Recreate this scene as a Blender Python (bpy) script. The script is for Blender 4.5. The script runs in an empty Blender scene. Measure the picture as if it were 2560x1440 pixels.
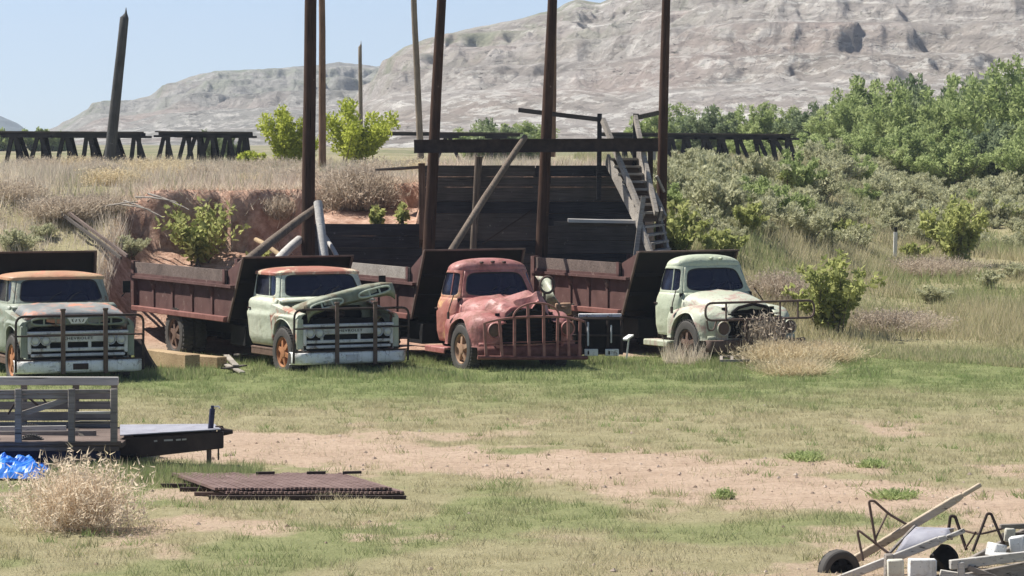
import bpy, math, random
import numpy as np
from mathutils import Vector, Matrix, noise as mnoise
R = math.radians
random.seed(7)
rng = np.random.default_rng(7)
scn = bpy.context.scene
col = scn.collection

# ------------------------------------------------------------------ camera, sky, sun, exposure
F = 8300.0                      # focal length in photograph pixels
CAM_Z = 4.0
PITCH = math.atan(370.0 / F)    # the horizon lies 370 px above the picture centre
cd = bpy.data.cameras.new('camera'); cam = bpy.data.objects.new('camera', cd); col.objects.link(cam)
cam.location = (0, 0, CAM_Z); cam.rotation_euler = (R(90) - PITCH, 0, 0)
cd.sensor_width = 36; cd.lens = 36 * F / 2560; cd.clip_start = 0.5; cd.clip_end = 6000
scn.camera = cam
scn.render.resolution_x = 1024; scn.render.resolution_y = 576

SUN_EL, SUN_DIR = R(55), Vector((-0.93, 0.37))     # sun from the left, a little behind the trucks
sun_az = math.atan2(SUN_DIR.x, SUN_DIR.y)          # clockwise from +Y
w = bpy.data.worlds.new('World'); scn.world = w; w.use_nodes = True
nt = w.node_tree; bg = nt.nodes['Background']
sky = nt.nodes.new('ShaderNodeTexSky'); sky.sky_type = 'NISHITA'; sky.sun_disc = False
sky.sun_elevation = SUN_EL; sky.sun_rotation = sun_az
sky.altitude = 1500; sky.air_density = 0.5; sky.dust_density = 0.6; sky.ozone_density = 0.2
nt.links.new(sky.outputs[0], bg.inputs[0]); bg.inputs[1].default_value = 0.08
ld = bpy.data.lights.new('sun', 'SUN'); ld.energy = 4.6; ld.angle = R(0.53); ld.color = (1, 0.955, 0.88)
sun = bpy.data.objects.new('sun', ld); col.objects.link(sun)
h = Vector((SUN_DIR.x, SUN_DIR.y)).normalized()
sv = Vector((h.x * math.cos(SUN_EL), h.y * math.cos(SUN_EL), math.sin(SUN_EL)))
sun.rotation_euler = sv.to_track_quat('Z', 'Y').to_euler(); sun.location = (-30, 60, 60)
vs = scn.view_settings
vs.view_transform = 'Standard'; vs.look = 'None'; vs.gamma = 1; vs.exposure = 0.86
vs.use_curve_mapping = False

# ------------------------------------------------------------------ helpers
def P(px, py, D):
    """world point at depth D (metres along +Y) seen at photograph pixel px, py"""
    u = (px - 1280) / F; v = (720 - py) / F
    ry = math.cos(PITCH) + v * math.sin(PITCH); rz = -math.sin(PITCH) + v * math.cos(PITCH)
    k = D / ry
    return Vector((u * k, D, CAM_Z + rz * k))

def hash2(ix, iy, seed):
    n = (ix.astype(np.int64) * 374761393 + iy.astype(np.int64) * 668265263 + seed * 1442695041) & 0x7fffffff
    n = ((n ^ (n >> 13)) * 1274126177) & 0x7fffffff
    return ((n ^ (n >> 16)) & 0xffff) / 65535.0
def vnoise(x, y, seed=0):
    x = np.asarray(x, float); y = np.asarray(y, float)
    ix = np.floor(x); iy = np.floor(y); fx = x - ix; fy = y - iy
    fx = fx * fx * (3 - 2 * fx); fy = fy * fy * (3 - 2 * fy)
    a = hash2(ix, iy, seed); b = hash2(ix + 1, iy, seed); c = hash2(ix, iy + 1, seed); d = hash2(ix + 1, iy + 1, seed)
    return (a * (1 - fx) + b * fx) * (1 - fy) + (c * (1 - fx) + d * fx) * fy
def fbm(x, y, oct=4, seed=0):
    s = 0; a = 0.5
    for o in range(oct):
        s = s + a * vnoise(x * 2 ** o + 17.3 * o, y * 2 ** o - 9.1 * o, seed + o); a *= 0.5
    return s / (1 - 0.5 ** oct)
def sm(a, b, x):
    t = np.clip((np.asarray(x, float) - a) / (b - a), 0, 1); return t * t * (3 - 2 * t)

def tag(o, label=None, cat=None, group=None, kind=None):
    if label: o['label'] = label
    if cat: o['category'] = cat
    if group: o['group'] = group
    if kind: o['kind'] = kind
    return o
def thing(name, label, cat, loc=(0, 0, 0), rz=0.0, group=None):
    o = bpy.data.objects.new(name, None); col.objects.link(o)
    o.location = loc; o.rotation_euler = (0, 0, rz); o.empty_display_size = 0.2
    return tag(o, label, cat, group)
def copy_tree(o, parent=None):
    c = o.copy(); col.objects.link(c)
    if parent is not None:
        c.parent = parent
    for ch in list(o.children):
        copy_tree(ch, c)
    return c

class MB:
    """collects geometry for ONE mesh object"""
    def __init__(s): s.V = []; s.F = []
    def add(s, vs, fs):
        o = len(s.V); s.V += [tuple(v) for v in vs]; s.F += [tuple(i + o for i in f) for f in fs]; return s
    def box(s, c, d, rot=None):
        c = Vector(c); x, y, z = d[0] / 2, d[1] / 2, d[2] / 2
        vs = [Vector((a, b, e)) for a in (-x, x) for b in (-y, y) for e in (-z, z)]
        if rot is not None: vs = [rot @ v for v in vs]
        return s.add([v + c for v in vs], [(0, 1, 3, 2), (4, 6, 7, 5), (0, 4, 5, 1), (2, 3, 7, 6), (0, 2, 6, 4), (1, 5, 7, 3)])
    def beam(s, p0, p1, wd, ht, up=(0, 0, 1), taper=1.0):
        p0 = Vector(p0); p1 = Vector(p1); d = (p1 - p0).normalized(); up = Vector(up)
        if abs(d.dot(up)) > 0.98: up = Vector((0, 1, 0))
        a = d.cross(up).normalized(); b = a.cross(d).normalized(); vs = []
        for p, t in ((p0, 1), (p1, taper)):
            for i, j in ((-1, -1), (1, -1), (1, 1), (-1, 1)):
                vs.append(p + a * (i * wd * t / 2) + b * (j * ht * t / 2))
        return s.add(vs, [(0, 3, 2, 1), (4, 5, 6, 7), (0, 1, 5, 4), (1, 2, 6, 5), (2, 3, 7, 6), (3, 0, 4, 7)])
    def tube(s, path, r, n=8, closed=False):
        path = [Vector(p) for p in path]; m = len(path); rs = r if isinstance(r, (list, tuple)) else [r] * m
        vs = []; ref = None
        for i, p in enumerate(path):
            if closed: d = path[(i + 1) % m] - path[i - 1]
            else: d = path[min(i + 1, m - 1)] - path[max(i - 1, 0)]
            d = d.normalized() if d.length > 1e-9 else Vector((0, 0, 1))
            if ref is None:
                ref = Vector((0, 0, 1)) if abs(d.z) < 0.9 else Vector((1, 0, 0))
            a = d.cross(ref).normalized(); b = a.cross(d).normalized(); ref = b
            for k in range(n):
                t = 2 * math.pi * k / n; vs.append(p + (a * math.cos(t) + b * math.sin(t)) * rs[i])
        fs = []
        for i in range(m if closed else m - 1):
            for k in range(n):
                j = (i + 1) % m
                fs.append((i * n + k, i * n + (k + 1) % n, j * n + (k + 1) % n, j * n + k))
        if not closed:
            fs.append(tuple(reversed(range(n)))); fs.append(tuple((m - 1) * n + k for k in range(n)))
        return s.add(vs, fs)
    def lathe(s, prof, c, axis, n=24, caps=True):
        """prof: list of (radius, distance along axis)"""
        c = Vector(c); ax = Vector(axis).normalized()
        ref = Vector((0, 0, 1)) if abs(ax.z) < 0.9 else Vector((1, 0, 0))
        a = ax.cross(ref).normalized(); b = ax.cross(a); vs = []; m = len(prof)
        for r, d in prof:
            for k in range(n):
                t = 2 * math.pi * k / n; vs.append(c + ax * d + (a * math.cos(t) + b * math.sin(t)) * r)
        fs = [(i * n + k, i * n + (k + 1) % n, (i + 1) * n + (k + 1) % n, (i + 1) * n + k) for i in range(m - 1) for k in range(n)]
        if caps:
            fs.append(tuple(reversed(range(n)))); fs.append(tuple((m - 1) * n + k for k in range(n)))
        return s.add(vs, fs)
    def grid(s, rows, closed=False):
        m = len(rows); n = len(rows[0]); vs = [p for r in rows for p in r]; fs = []
        for i in range(m - 1):
            for j in range(n if closed else n - 1):
                fs.append((i * n + j, i * n + (j + 1) % n, (i + 1) * n + (j + 1) % n, (i + 1) * n + j))
        return s.add(vs, fs)
    def prism(s, poly, off):
        """poly: list of 3-D points of a planar polygon; off: extrusion vector"""
        n = len(poly); off = Vector(off); vs = [Vector(p) for p in poly] + [Vector(p) + off for p in poly]
        fs = [tuple(reversed(range(n))), tuple(range(n, 2 * n))] + [(k, (k + 1) % n, n + (k + 1) % n, n + k) for k in range(n)]
        return s.add(vs, fs)
    def warp(s, f): s.V = [tuple(f(Vector(v))) for v in s.V]; return s
    def obj(s, name, mat, parent=None, world=False, smooth=True, sharp=40, solid=0.0, bevel=0.0):
        V = s.V
        if world and parent is not None:
            L = parent.location; V = [(v[0] - L.x, v[1] - L.y, v[2] - L.z) for v in V]
        me = bpy.data.meshes.new(name); me.from_pydata(V, [], s.F); me.update()
        if smooth:
            me.shade_smooth(); me.set_sharp_from_angle(angle=R(sharp))
        me.materials.append(mat)
        o = bpy.data.objects.new(name, me); col.objects.link(o)
        if parent is not None: o.parent = parent
        if solid:
            m = o.modifiers.new('solid', 'SOLIDIFY'); m.thickness = solid; m.offset = 0
        if bevel:
            m = o.modifiers.new('bevel', 'BEVEL'); m.width = bevel; m.segments = 1; m.limit_method = 'ANGLE'
        return o
    def solo(s, name, mat, label, cat, group=None, **k):
        """one-mesh thing: origin moved to its base"""
        A = np.array(s.V); c = Vector(((A[:, 0].min() + A[:, 0].max()) / 2, (A[:, 1].min() + A[:, 1].max()) / 2, A[:, 2].min()))
        s.V = [(v[0] - c.x, v[1] - c.y, v[2] - c.z) for v in s.V]
        o = s.obj(name, mat, **k); o.location = c
        return tag(o, label, cat, group)

def np_mesh(name, verts, nper, mat, parent=None, attr=None):
    """verts (N*nper,3): N separate polygons of nper corners; attr: per-polygon float 'lc'"""
    verts = np.asarray(verts, np.float32); n = len(verts); npoly = n // nper
    me = bpy.data.meshes.new(name)
    me.vertices.add(n); me.vertices.foreach_set('co', verts.ravel())
    me.loops.add(n); me.loops.foreach_set('vertex_index', np.arange(n, dtype=np.int32))
    me.polygons.add(npoly); me.polygons.foreach_set('loop_start', np.arange(0, n, nper, dtype=np.int32))
    if attr is not None:
        a = me.attributes.new('lc', 'FLOAT', 'POINT'); a.data.foreach_set('value', np.repeat(np.asarray(attr, np.float32), nper))
    me.update(calc_edges=True); me.validate()
    me.materials.append(mat)
    o = bpy.data.objects.new(name, me); col.objects.link(o)
    if parent is not None: o.parent = parent
    return o

# ------------------------------------------------------------------ materials
class NG:
    def __init__(s, name):
        s.m = bpy.data.materials.new(name); s.m.use_nodes = True; s.t = s.m.node_tree; s.N = s.t.nodes
        s.b = s.N['Principled BSDF']; s.out = s.N['Material Output']
        s.co = s.N.new('ShaderNodeTexCoord')
    def link(s, a, b): s.t.links.new(a, b)
    def noise(s, scale, detail=4, rough=0.6, dist=0.0, stretch=None, coord='Object'):
        n = s.N.new('ShaderNodeTexNoise'); n.inputs['Scale'].default_value = scale; n.inputs['Detail'].default_value = detail
        n.inputs['Roughness'].default_value = rough; n.inputs['Distortion'].default_value = dist
        if stretch:
            mp = s.N.new('ShaderNodeMapping'); mp.inputs['Scale'].default_value = stretch
            s.link(s.co.outputs[coord], mp.inputs[0]); s.link(mp.outputs[0], n.inputs[0])
        else: s.link(s.co.outputs[coord], n.inputs[0])
        return n.outputs['Fac']
    def ramp(s, fac, stops):
        r = s.N.new('ShaderNodeValToRGB'); e = r.color_ramp.elements
        while len(e) < len(stops): e.new(0.5)
        for k, (p, c) in enumerate(stops):
            e[k].position = p; e[k].color = (c, c, c, 1) if isinstance(c, (int, float)) else (*c, 1)
        s.link(fac, r.inputs[0]); return r.outputs[0]
    def mix(s, fac, a, b, mode='MIX'):
        m = s.N.new('ShaderNodeMix'); m.data_type = 'RGBA'; m.blend_type = mode
        for sock, v in ((m.inputs[0], fac), (m.inputs[6], a), (m.inputs[7], b)):
            if isinstance(v, (int, float)): sock.default_value = v if sock is m.inputs[0] else (v, v, v, 1)
            elif isinstance(v, (tuple, list)): sock.default_value = (*v, 1)
            else: s.link(v, sock)
        return m.outputs[2]
    def math(s, op, a, b=0.0):
        m = s.N.new('ShaderNodeMath'); m.operation = op
        for k, v in enumerate((a, b)):
            if isinstance(v, (int, float)): m.inputs[k].default_value = v
            else: s.link(v, m.inputs[k])
        return m.outputs[0]
    def attr(s, name):
        a = s.N.new('ShaderNodeAttribute'); a.attribute_name = name; return a.outputs['Fac']
    def bump(s, hgt, strength=0.3, dist=0.02):
        b = s.N.new('ShaderNodeBump'); b.inputs['Strength'].default_value = strength; b.inputs['Distance'].default_value = dist
        s.link(hgt, b.inputs['Height']); s.link(b.outputs[0], s.b.inputs['Normal'])
    def done(s, colr, rough=0.7, metal=0.0, spec=0.4):
        if isinstance(colr, (tuple, list)): s.b.inputs['Base Color'].default_value = (*colr, 1)
        else: s.link(colr, s.b.inputs['Base Color'])
        if isinstance(rough, (int, float)): s.b.inputs['Roughness'].default_value = rough
        else: s.link(rough, s.b.inputs['Roughness'])
        s.b.inputs['Metallic'].default_value = metal; s.b.inputs['Specular IOR Level'].default_value = spec
        return s.m

def paint(name, c1, c2, rust=(0.16, 0.05, 0.025), amt=0.5, scale=2.2, rough=0.5, dirt=(0.10, 0.085, 0.06)):
    """old sun-faded paint: two shades, rust patches, dirt specks"""
    g = NG(name)
    base = g.mix(g.ramp(g.noise(scale * 0.7, 3), [(0.35, 0.0), (0.65, 1.0)]), c1, c2)
    rm = g.ramp(g.noise(scale, 8, 0.7, 0.6), [(0.62 - 0.25 * amt, 0.0), (0.72 - 0.25 * amt, 1.0)])
    rc = g.mix(g.noise(scale * 9, 4), rust, tuple(min(1, v * 2.1) for v in rust))
    c = g.mix(rm, base, rc)
    sp = g.ramp(g.noise(38, 3), [(0.62, 0.0), (0.74, 0.8)])
    c = g.mix(sp, c, dirt)
    st = g.ramp(g.noise(1.0, 4, 0.7, 0.2, (14, 14, 1.1)), [(0.56, 0.0), (0.70, 0.45)])
    c = g.mix(st, c, tuple(v * 0.8 for v in rust))
    g.bump(g.math('ADD', g.math('MULTIPLY', g.noise(4.5, 3), 2.0), g.math('MULTIPLY', g.noise(30, 5), 0.35)), 0.35, 0.03)
    return g.done(c, g.mix(rm, rough, 0.85), 0.0, 0.35)
def rusty(name, c1, c2, scale=6, pale=None, rough=0.8):
    g = NG(name)
    c = g.mix(g.ramp(g.noise(scale, 7, 0.65), [(0.3, 0.0), (0.7, 1.0)]), c1, c2)
    if pale: c = g.mix(g.ramp(g.noise(scale * 1.7, 6, 0.7, 0.4), [(0.60, 0.0), (0.72, 1.0)]), c, pale)
    g.bump(g.noise(40, 4), 0.25, 0.01)
    return g.done(c, rough, 0.0, 0.25)
def wood(name, c1, c2, axis=0, rough=0.9, dark=0.35):
    """weathered timber, grain along local axis"""
    g = NG(name); st = [18, 18, 18]; st[axis] = 0.9
    n = g.noise(1.6, 6, 0.65, 0.3, tuple(st))
    c = g.mix(g.ramp(n, [(0.3, 0.0), (0.7, 1.0)]), c1, c2)
    big = g.noise(1.3, 3)
    c = g.mix(g.ramp(big, [(0.35, 0.0), (0.7, 0.6)]), c, tuple(v * dark for v in c1))
    st2 = [50, 50, 50]; st2[axis] = 1.2
    cr = g.ramp(g.noise(1.0, 2, 0.5, 0.0, tuple(st2)), [(0.30, 1.0), (0.38, 0.0)])
    c = g.mix(cr, c, tuple(v * 0.18 for v in c1))
    fl = g.ramp(g.noise(9, 4, 0.7), [(0.66, 0.0), (0.72, 0.7)])
    c = g.mix(fl, c, tuple(min(0.75, v * 2.2 + 0.02) for v in c2))
    g.bump(n, 0.5, 0.02)
    return g.done(c, rough, 0.0, 0.2)
def leafmat(name, dark, light, trans=0.35):
    g = NG(name)
    c = g.mix(g.attr('lc'), dark, light)
    d = g.N.new('ShaderNodeBsdfDiffuse'); t = g.N.new('ShaderNodeBsdfTranslucent'); mx = g.N.new('ShaderNodeMixShader')
    g.link(c, d.inputs[0]); g.link(c, t.inputs[0]); mx.inputs[0].default_value = trans
    g.link(d.outputs[0], mx.inputs[1]); g.link(t.outputs[0], mx.inputs[2]); g.link(mx.outputs[0], g.out.inputs[0])
    g.N.remove(g.b)
    return g.m
def plain(name, c, rough=0.6, metal=0.0, spec=0.4, var=0.25, scale=12):
    g = NG(name)
    cc = g.mix(g.noise(scale, 5), tuple(v * (1 - var) for v in c), tuple(min(1, v * (1 + var)) for v in c))
    return g.done(cc, rough, metal, spec)
def glassmat(name, tint=(0.25, 0.3, 0.36), fac=0.35, rough=0.12):
    g = NG(name); g.N.remove(g.b)
    tr = g.N.new('ShaderNodeBsdfTransparent'); tr.inputs[0].default_value = (*tint, 1)
    gl = g.N.new('ShaderNodeBsdfGlossy'); gl.inputs['Roughness'].default_value = rough; gl.inputs[0].default_value = (0.7, 0.75, 0.85, 1)
    df = g.N.new('ShaderNodeBsdfDiffuse'); g.link(g.mix(g.ramp(g.noise(16, 7, 0.75), [(0.40, 0.0), (0.85, 1.0)]), (0.03, 0.036, 0.085), (0.13, 0.13, 0.19)), df.inputs[0])  # dust film; its navy tint paints in the sky's reflection
    m1 = g.N.new('ShaderNodeMixShader'); m1.inputs[0].default_value = fac
    g.link(tr.outputs[0], m1.inputs[1]); g.link(df.outputs[0], m1.inputs[2])
    fr = g.N.new('ShaderNodeFresnel'); fr.inputs[0].default_value = 1.45
    m2 = g.N.new('ShaderNodeMixShader'); g.link(fr.outputs[0], m2.inputs[0])
    g.link(m1.outputs[0], m2.inputs[1]); g.link(gl.outputs[0], m2.inputs[2]); g.link(m2.outputs[0], g.out.inputs[0])
    return g.m

MT = {}
MT['pole_dark'] = wood('pole_creosote', (0.055, 0.030, 0.020), (0.10, 0.055, 0.037), 2, dark=0.5)
MT['pole_brown'] = wood('pole_brown', (0.17, 0.10, 0.065), (0.28, 0.18, 0.12), 2)
MT['pole_grey'] = wood('pole_grey', (0.20, 0.16, 0.12), (0.36, 0.30, 0.23), 2)
MT['pole_slate'] = wood('pole_slate', (0.06, 0.06, 0.06), (0.12, 0.12, 0.12), 2)
MT['timber_dark'] = wood('timber_dark', (0.075, 0.065, 0.058), (0.16, 0.14, 0.125), 0, dark=0.5)
MT['timber_black'] = wood('timber_black', (0.032, 0.031, 0.035), (0.075, 0.072, 0.078), 0)
MT['timber_grey'] = wood('timber_grey', (0.30, 0.265, 0.225), (0.50, 0.455, 0.40), 0)
MT['timber_tan'] = wood('timber_tan', (0.36, 0.25, 0.14), (0.55, 0.42, 0.27), 0, dark=0.6)
MT['timber_pale'] = wood('timber_pale', (0.45, 0.43, 0.40), (0.66, 0.63, 0.58), 0, dark=0.7)
MT['timber_brown'] = wood('timber_brown', (0.14, 0.105, 0.09), (0.26, 0.20, 0.17), 0)
MT['box_red'] = rusty('box_red_oxide', (0.085, 0.042, 0.037), (0.155, 0.083, 0.073), 3, (0.28, 0.20, 0.17))
MT['box_rail'] = rusty('box_rail_red', (0.16, 0.062, 0.05), (0.27, 0.125, 0.105), 5)
MT['box_black'] = rusty('box_black', (0.005, 0.004, 0.004), (0.012, 0.008, 0.0075), 5)
MT['iron_dark'] = rusty('iron_dark', (0.030, 0.022, 0.020), (0.075, 0.050, 0.042), 7)
MT['iron_brown'] = rusty('iron_brown', (0.095, 0.062, 0.048), (0.17, 0.12, 0.10), 7)
MT['iron_red'] = rusty('iron_red', (0.12, 0.042, 0.035), (0.23, 0.10, 0.085), 7)
MT['rubber'] = plain('rubber_old', (0.075, 0.07, 0.065), 0.85, 0, 0.25, 0.35)
MT['rim_orange'] = rusty('rim_orange', (0.30, 0.12, 0.05), (0.45, 0.22, 0.11), 9)
MT['rim_tan'] = rusty('rim_tan', (0.28, 0.16, 0.10), (0.42, 0.28, 0.19), 9)
MT['rim_rust'] = rusty('rim_rust', (0.10, 0.06, 0.045), (0.18, 0.12, 0.09), 9)
MT['black'] = plain('dull_black', (0.012, 0.012, 0.013), 0.8, 0, 0.2)
MT['interior'] = plain('interior_dark', (0.02, 0.02, 0.024), 0.9, 0, 0.1)
MT['glass'] = glassmat('old_glass', (0.32, 0.36, 0.46), fac=0.36)
MT['glass_side'] = glassmat('dusty_side_glass', (0.55, 0.6, 0.58), 0.25)
MT['seal'] = plain('rubber_seal', (0.02, 0.02, 0.02), 0.7)
MT['chevy_green'] = paint('chevy_pale_green', (0.42, 0.47, 0.37), (0.52, 0.56, 0.46), (0.20, 0.11, 0.06), 0.16, 2.4)
MT['chevy_door'] = paint('chevy_door_cream', (0.50, 0.54, 0.42), (0.60, 0.63, 0.51), (0.22, 0.13, 0.07), 0.10, 2.0)
MT['chevy_fender'] = paint('chevy_fender_worn', (0.45, 0.48, 0.38), (0.52, 0.54, 0.44), (0.26, 0.12, 0.085), 0.55, 2.6)
MT['chevy_hood'] = paint('chevy_hood_olive', (0.17, 0.19, 0.13), (0.36, 0.38, 0.29), (0.11, 0.09, 0.06), 0.45, 3.2)
MT['chevy_roof'] = paint('chevy_roof_red', (0.36, 0.13, 0.095), (0.42, 0.21, 0.14), (0.50, 0.45, 0.32), 0.30, 1.6)
MT['chevy2_body'] = paint('chevy2_sage', (0.22, 0.25, 0.20), (0.31, 0.34, 0.28), (0.12, 0.07, 0.045), 0.30, 2.4)
MT['chevy2_hood'] = paint('chevy2_hood', (0.16, 0.175, 0.18), (0.30, 0.31, 0.29), (0.33, 0.15, 0.10), 0.50, 2.0)
MT['chevy2_roof'] = paint('chevy2_roof_orange', (0.44, 0.20, 0.12), (0.47, 0.33, 0.19), (0.38, 0.13, 0.09), 0.35, 1.2)
MT['inter_red'] = paint('faded_red', (0.31, 0.095, 0.085), (0.46, 0.235, 0.215), (0.17, 0.08, 0.065), 0.48, 3.6)
MT['inter_red_door'] = paint('faded_red_door', (0.36, 0.125, 0.10), (0.45, 0.21, 0.165), (0.40, 0.25, 0.12), 0.36, 1.7)
MT['inter_green'] = paint('mint_green', (0.44, 0.49, 0.36), (0.52, 0.56, 0.43), (0.30, 0.24, 0.18), 0.12, 2.2)
MT['inter_green_worn'] = paint('mint_green_worn', (0.42, 0.45, 0.34), (0.48, 0.50, 0.40), (0.24, 0.17, 0.145), 0.50, 2.6)
MT['white_paint'] = paint('white_chipped', (0.80, 0.80, 0.80), (0.86, 0.86, 0.85), (0.14, 0.12, 0.11), 0.28, 5.0)
MT['grille_grey'] = paint('grille_grey_white', (0.58, 0.58, 0.60), (0.72, 0.72, 0.73), (0.18, 0.15, 0.13), 0.26, 6.0)
MT['lens'] = plain('lamp_lens', (0.55, 0.56, 0.58), 0.12, 0, 0.7, 0.1)
MT['chrome'] = plain('dull_chrome', (0.5, 0.5, 0.5), 0.3, 0.8, 0.5, 0.2)
MT['timber_grey2'] = wood('timber_weathered', (0.22, 0.195, 0.175), (0.40, 0.36, 0.32), 0)
MT['timber_tan2'] = wood('timber_oak', (0.42, 0.34, 0.25), (0.56, 0.47, 0.36), 0, dark=0.7)
MT['timber_pale2'] = paint('cream_slab', (0.50, 0.48, 0.41), (0.58, 0.56, 0.48), (0.28, 0.24, 0.19), 0.35, 7.0, 0.9)
MT['white_slab'] = paint('white_slab', (0.62, 0.62, 0.60), (0.74, 0.74, 0.72), (0.30, 0.27, 0.23), 0.35, 7.0, 0.9)
MT['plate_grey'] = rusty('plate_grey', (0.24, 0.24, 0.28), (0.36, 0.36, 0.40), 5, (0.18, 0.13, 0.11), 0.6)
MT['tongue_brown'] = rusty('tongue_brown', (0.035, 0.024, 0.022), (0.075, 0.052, 0.045), 4)
MT['blue_steel'] = rusty('blue_steel', (0.02, 0.022, 0.05), (0.045, 0.05, 0.10), 5)
MT['tarp'] = plain('blue_tarp', (0.03, 0.20, 0.72), 0.4, 0, 0.5, 0.15, 8)
MT['sheet_rust'] = rusty('sheet_rust', (0.12, 0.075, 0.065), (0.22, 0.15, 0.135), 4, (0.30, 0.23, 0.20))
MT['guard_red'] = rusty('guard_red', (0.22, 0.09, 0.075), (0.36, 0.18, 0.155), 7)
MT['pole_mid'] = wood('pole_mid', (0.13, 0.10, 0.08), (0.25, 0.20, 0.155), 2)

# ------------------------------------------------------------------ the ground: one sheet to the horizon
def height(x, y):
    x = np.asarray(x, float); y = np.asarray(y, float)
    wob = 0.5 * (fbm(x * 0.9, y * 0 + 3.3, 3, 5) - 0.5) + 0.5 * (fbm(x * 2.6, y * 0 + 1.3, 3, 8) - 0.5)
    ye = y + wob
    top = np.interp(y, [60, 68, 80, 110, 160, 260], [2.92, 2.95, 3.05, 3.12, 3.12, 3.2])
    top = top + 0.14 * (fbm(x * 0.7, y * 0.5, 3, 21) - 0.5)
    zA = np.interp(ye, [58.8, 60, 64, 68.5, 70, 5000], [0, 0.12, 1.45, 2.82, 3.0, 3.0])
    zB = np.interp(ye, [62.0, 63.2, 66.9, 67.35, 67.42, 67.52, 5000], [0, 0.22, 1.60, 1.75, 2.60, 2.98, 3.0])
    zC = np.interp(y, [62.5, 66.00, 66.08, 66.9], [0, 0.1, 2.25, 2.42]) * 1.0
    zC = np.where(ye > 66.9, np.interp(ye, [66.9, 68.1, 68.2, 68.3, 5000], [2.42, 2.62, 3.0, 3.12, 3.12]), zC)
    zD = np.interp(y, [62.5, 66.05, 66.14, 5000], [0, 0.05, 3.32, 3.4])
    zE = np.interp(y, [60, 62, 67, 76, 95, 5000], [0, 0.15, 1.0, 2.3, 3.3, 3.3])
    hi = sm(69, 73, y)
    zA, zB, zC, zD = [v * (1 - hi) + top * hi for v in (zA, zB, zC, zD)]
    wA = 1 - sm(-8.0, -7.2, x); wB = sm(-8.0, -7.2, x) * (1 - sm(-4.1, -3.9, x))
    wC = sm(-4.1, -3.9, x) * (1 - sm(-1.84, -1.76, x)); wE = sm(2.66, 3.0, x)
    wD = sm(-1.84, -1.76, x) * (1 - wE)
    bank = wA * zA + wB * zB + wC * zC + wD * zD + wE * np.where(y > 90, top, zE)
    right = np.interp(y, [56, 60, 70, 90, 130, 200, 260], [0, 0.06, 0.35, 1.0, 2.3, 3.0, 3.2])
    right = right + 0.25 * (fbm(x * 0.25, y * 0.12, 3, 31) - 0.5) * sm(60, 75, y)
    xb = np.interp(y, [60, 70, 110, 160, 260], [3.9, 4.8, 10, 15, 15])
    wr = sm(0, 1, (x - (xb - 1.2)) / (4.0 + 0.05 * (y - 60)))
    z = bank * (1 - wr) + right * wr
    bumps = 0.07 * (fbm(x * 0.6, y * 0.6, 4, 3) - 0.5) + 0.05 * (fbm(x * 2.5, y * 2.5, 3, 4) - 0.5)
    flat = sm(0.2, 1.2, z)
    return z + bumps * (1 + 1.2 * flat) * (1 - sm(300, 800, y))

def G(px, py):
    """point where the sight line through a photograph pixel meets the ground"""
    u = (px - 1280) / F; v = (720 - py) / F
    ry = math.cos(PITCH) + v * math.sin(PITCH); rz = -math.sin(PITCH) + v * math.cos(PITCH)
    D = np.arange(25, 320, 0.05); k = D / ry
    d = CAM_Z + rz * k - height(u * k, D)
    i = np.argmax(d <= 0) if (d <= 0).any() else len(D) - 1
    return Vector((u * k[i], D[i], float(height(u * k[i], D[i]))))
def gz(x, y): return float(height(x, y))

TRACK = np.array([(-6.0, 43.6), (-3.3, 42.8), (0.6, 41.3), (3.2, 37.4), (5.6, 35.6), (9.5, 34.0)])
def seg_dist(x, y, pts):
    best = np.full(np.shape(x), 1e9)
    for a, b in zip(pts[:-1], pts[1:]):
        d = b - a; t = np.clip(((x - a[0]) * d[0] + (y - a[1]) * d[1]) / (d @ d), 0, 1)
        best = np.minimum(best, np.hypot(x - a[0] - t * d[0], (y - a[1] - t * d[1])))
    return best
def dirt_mask(x, y):
    """1 on bare earth (the worn track and bald spots), 0 under grass"""
    d = seg_dist(x, y, TRACK)
    n = fbm(x * 0.8, y * 0.45, 4, 41) - 0.5 + 0.5 * (fbm(x * 3.1, y * 2.2, 3, 47) - 0.5)
    m = 1 - sm(1.0, 2.2, d + n * 2.6)
    bald = sm(0.60, 0.68, fbm(x * 0.55, y * 0.35, 4, 51)) * 0.65 * (1 - sm(46, 49, y))
    bald2 = sm(0.52, 0.62, fbm(x * 0.5 + 9, y * 0.5, 4, 57)) * sm(27, 29, y) * (1 - sm(34, 37, y)) * 0.6 * sm(-1, 3, x)
    bank = sm(60.5, 62, y) * (1 - sm(70, 72, y)) * sm(-8.2, -7.0, x) * (1 - sm(2.6, 3.2, x))
    return np.clip(np.maximum(np.maximum(m, np.maximum(bald, bald2)), bank), 0, 1)
def green_mask(x, y):
    n = fbm(x * 0.5, y * 0.4, 4, 61) - 0.5
    g = sm(47.5, 54.5, y + n * 7) * (1 - sm(60, 64, y))
    g2 = sm(0.50, 0.62, fbm(x * 0.45 + 5, y * 0.45, 4, 71)) * (1 - sm(44, 47, y)) * 0.75
    return np.clip(np.maximum(g, g2), 0, 1)

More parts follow.
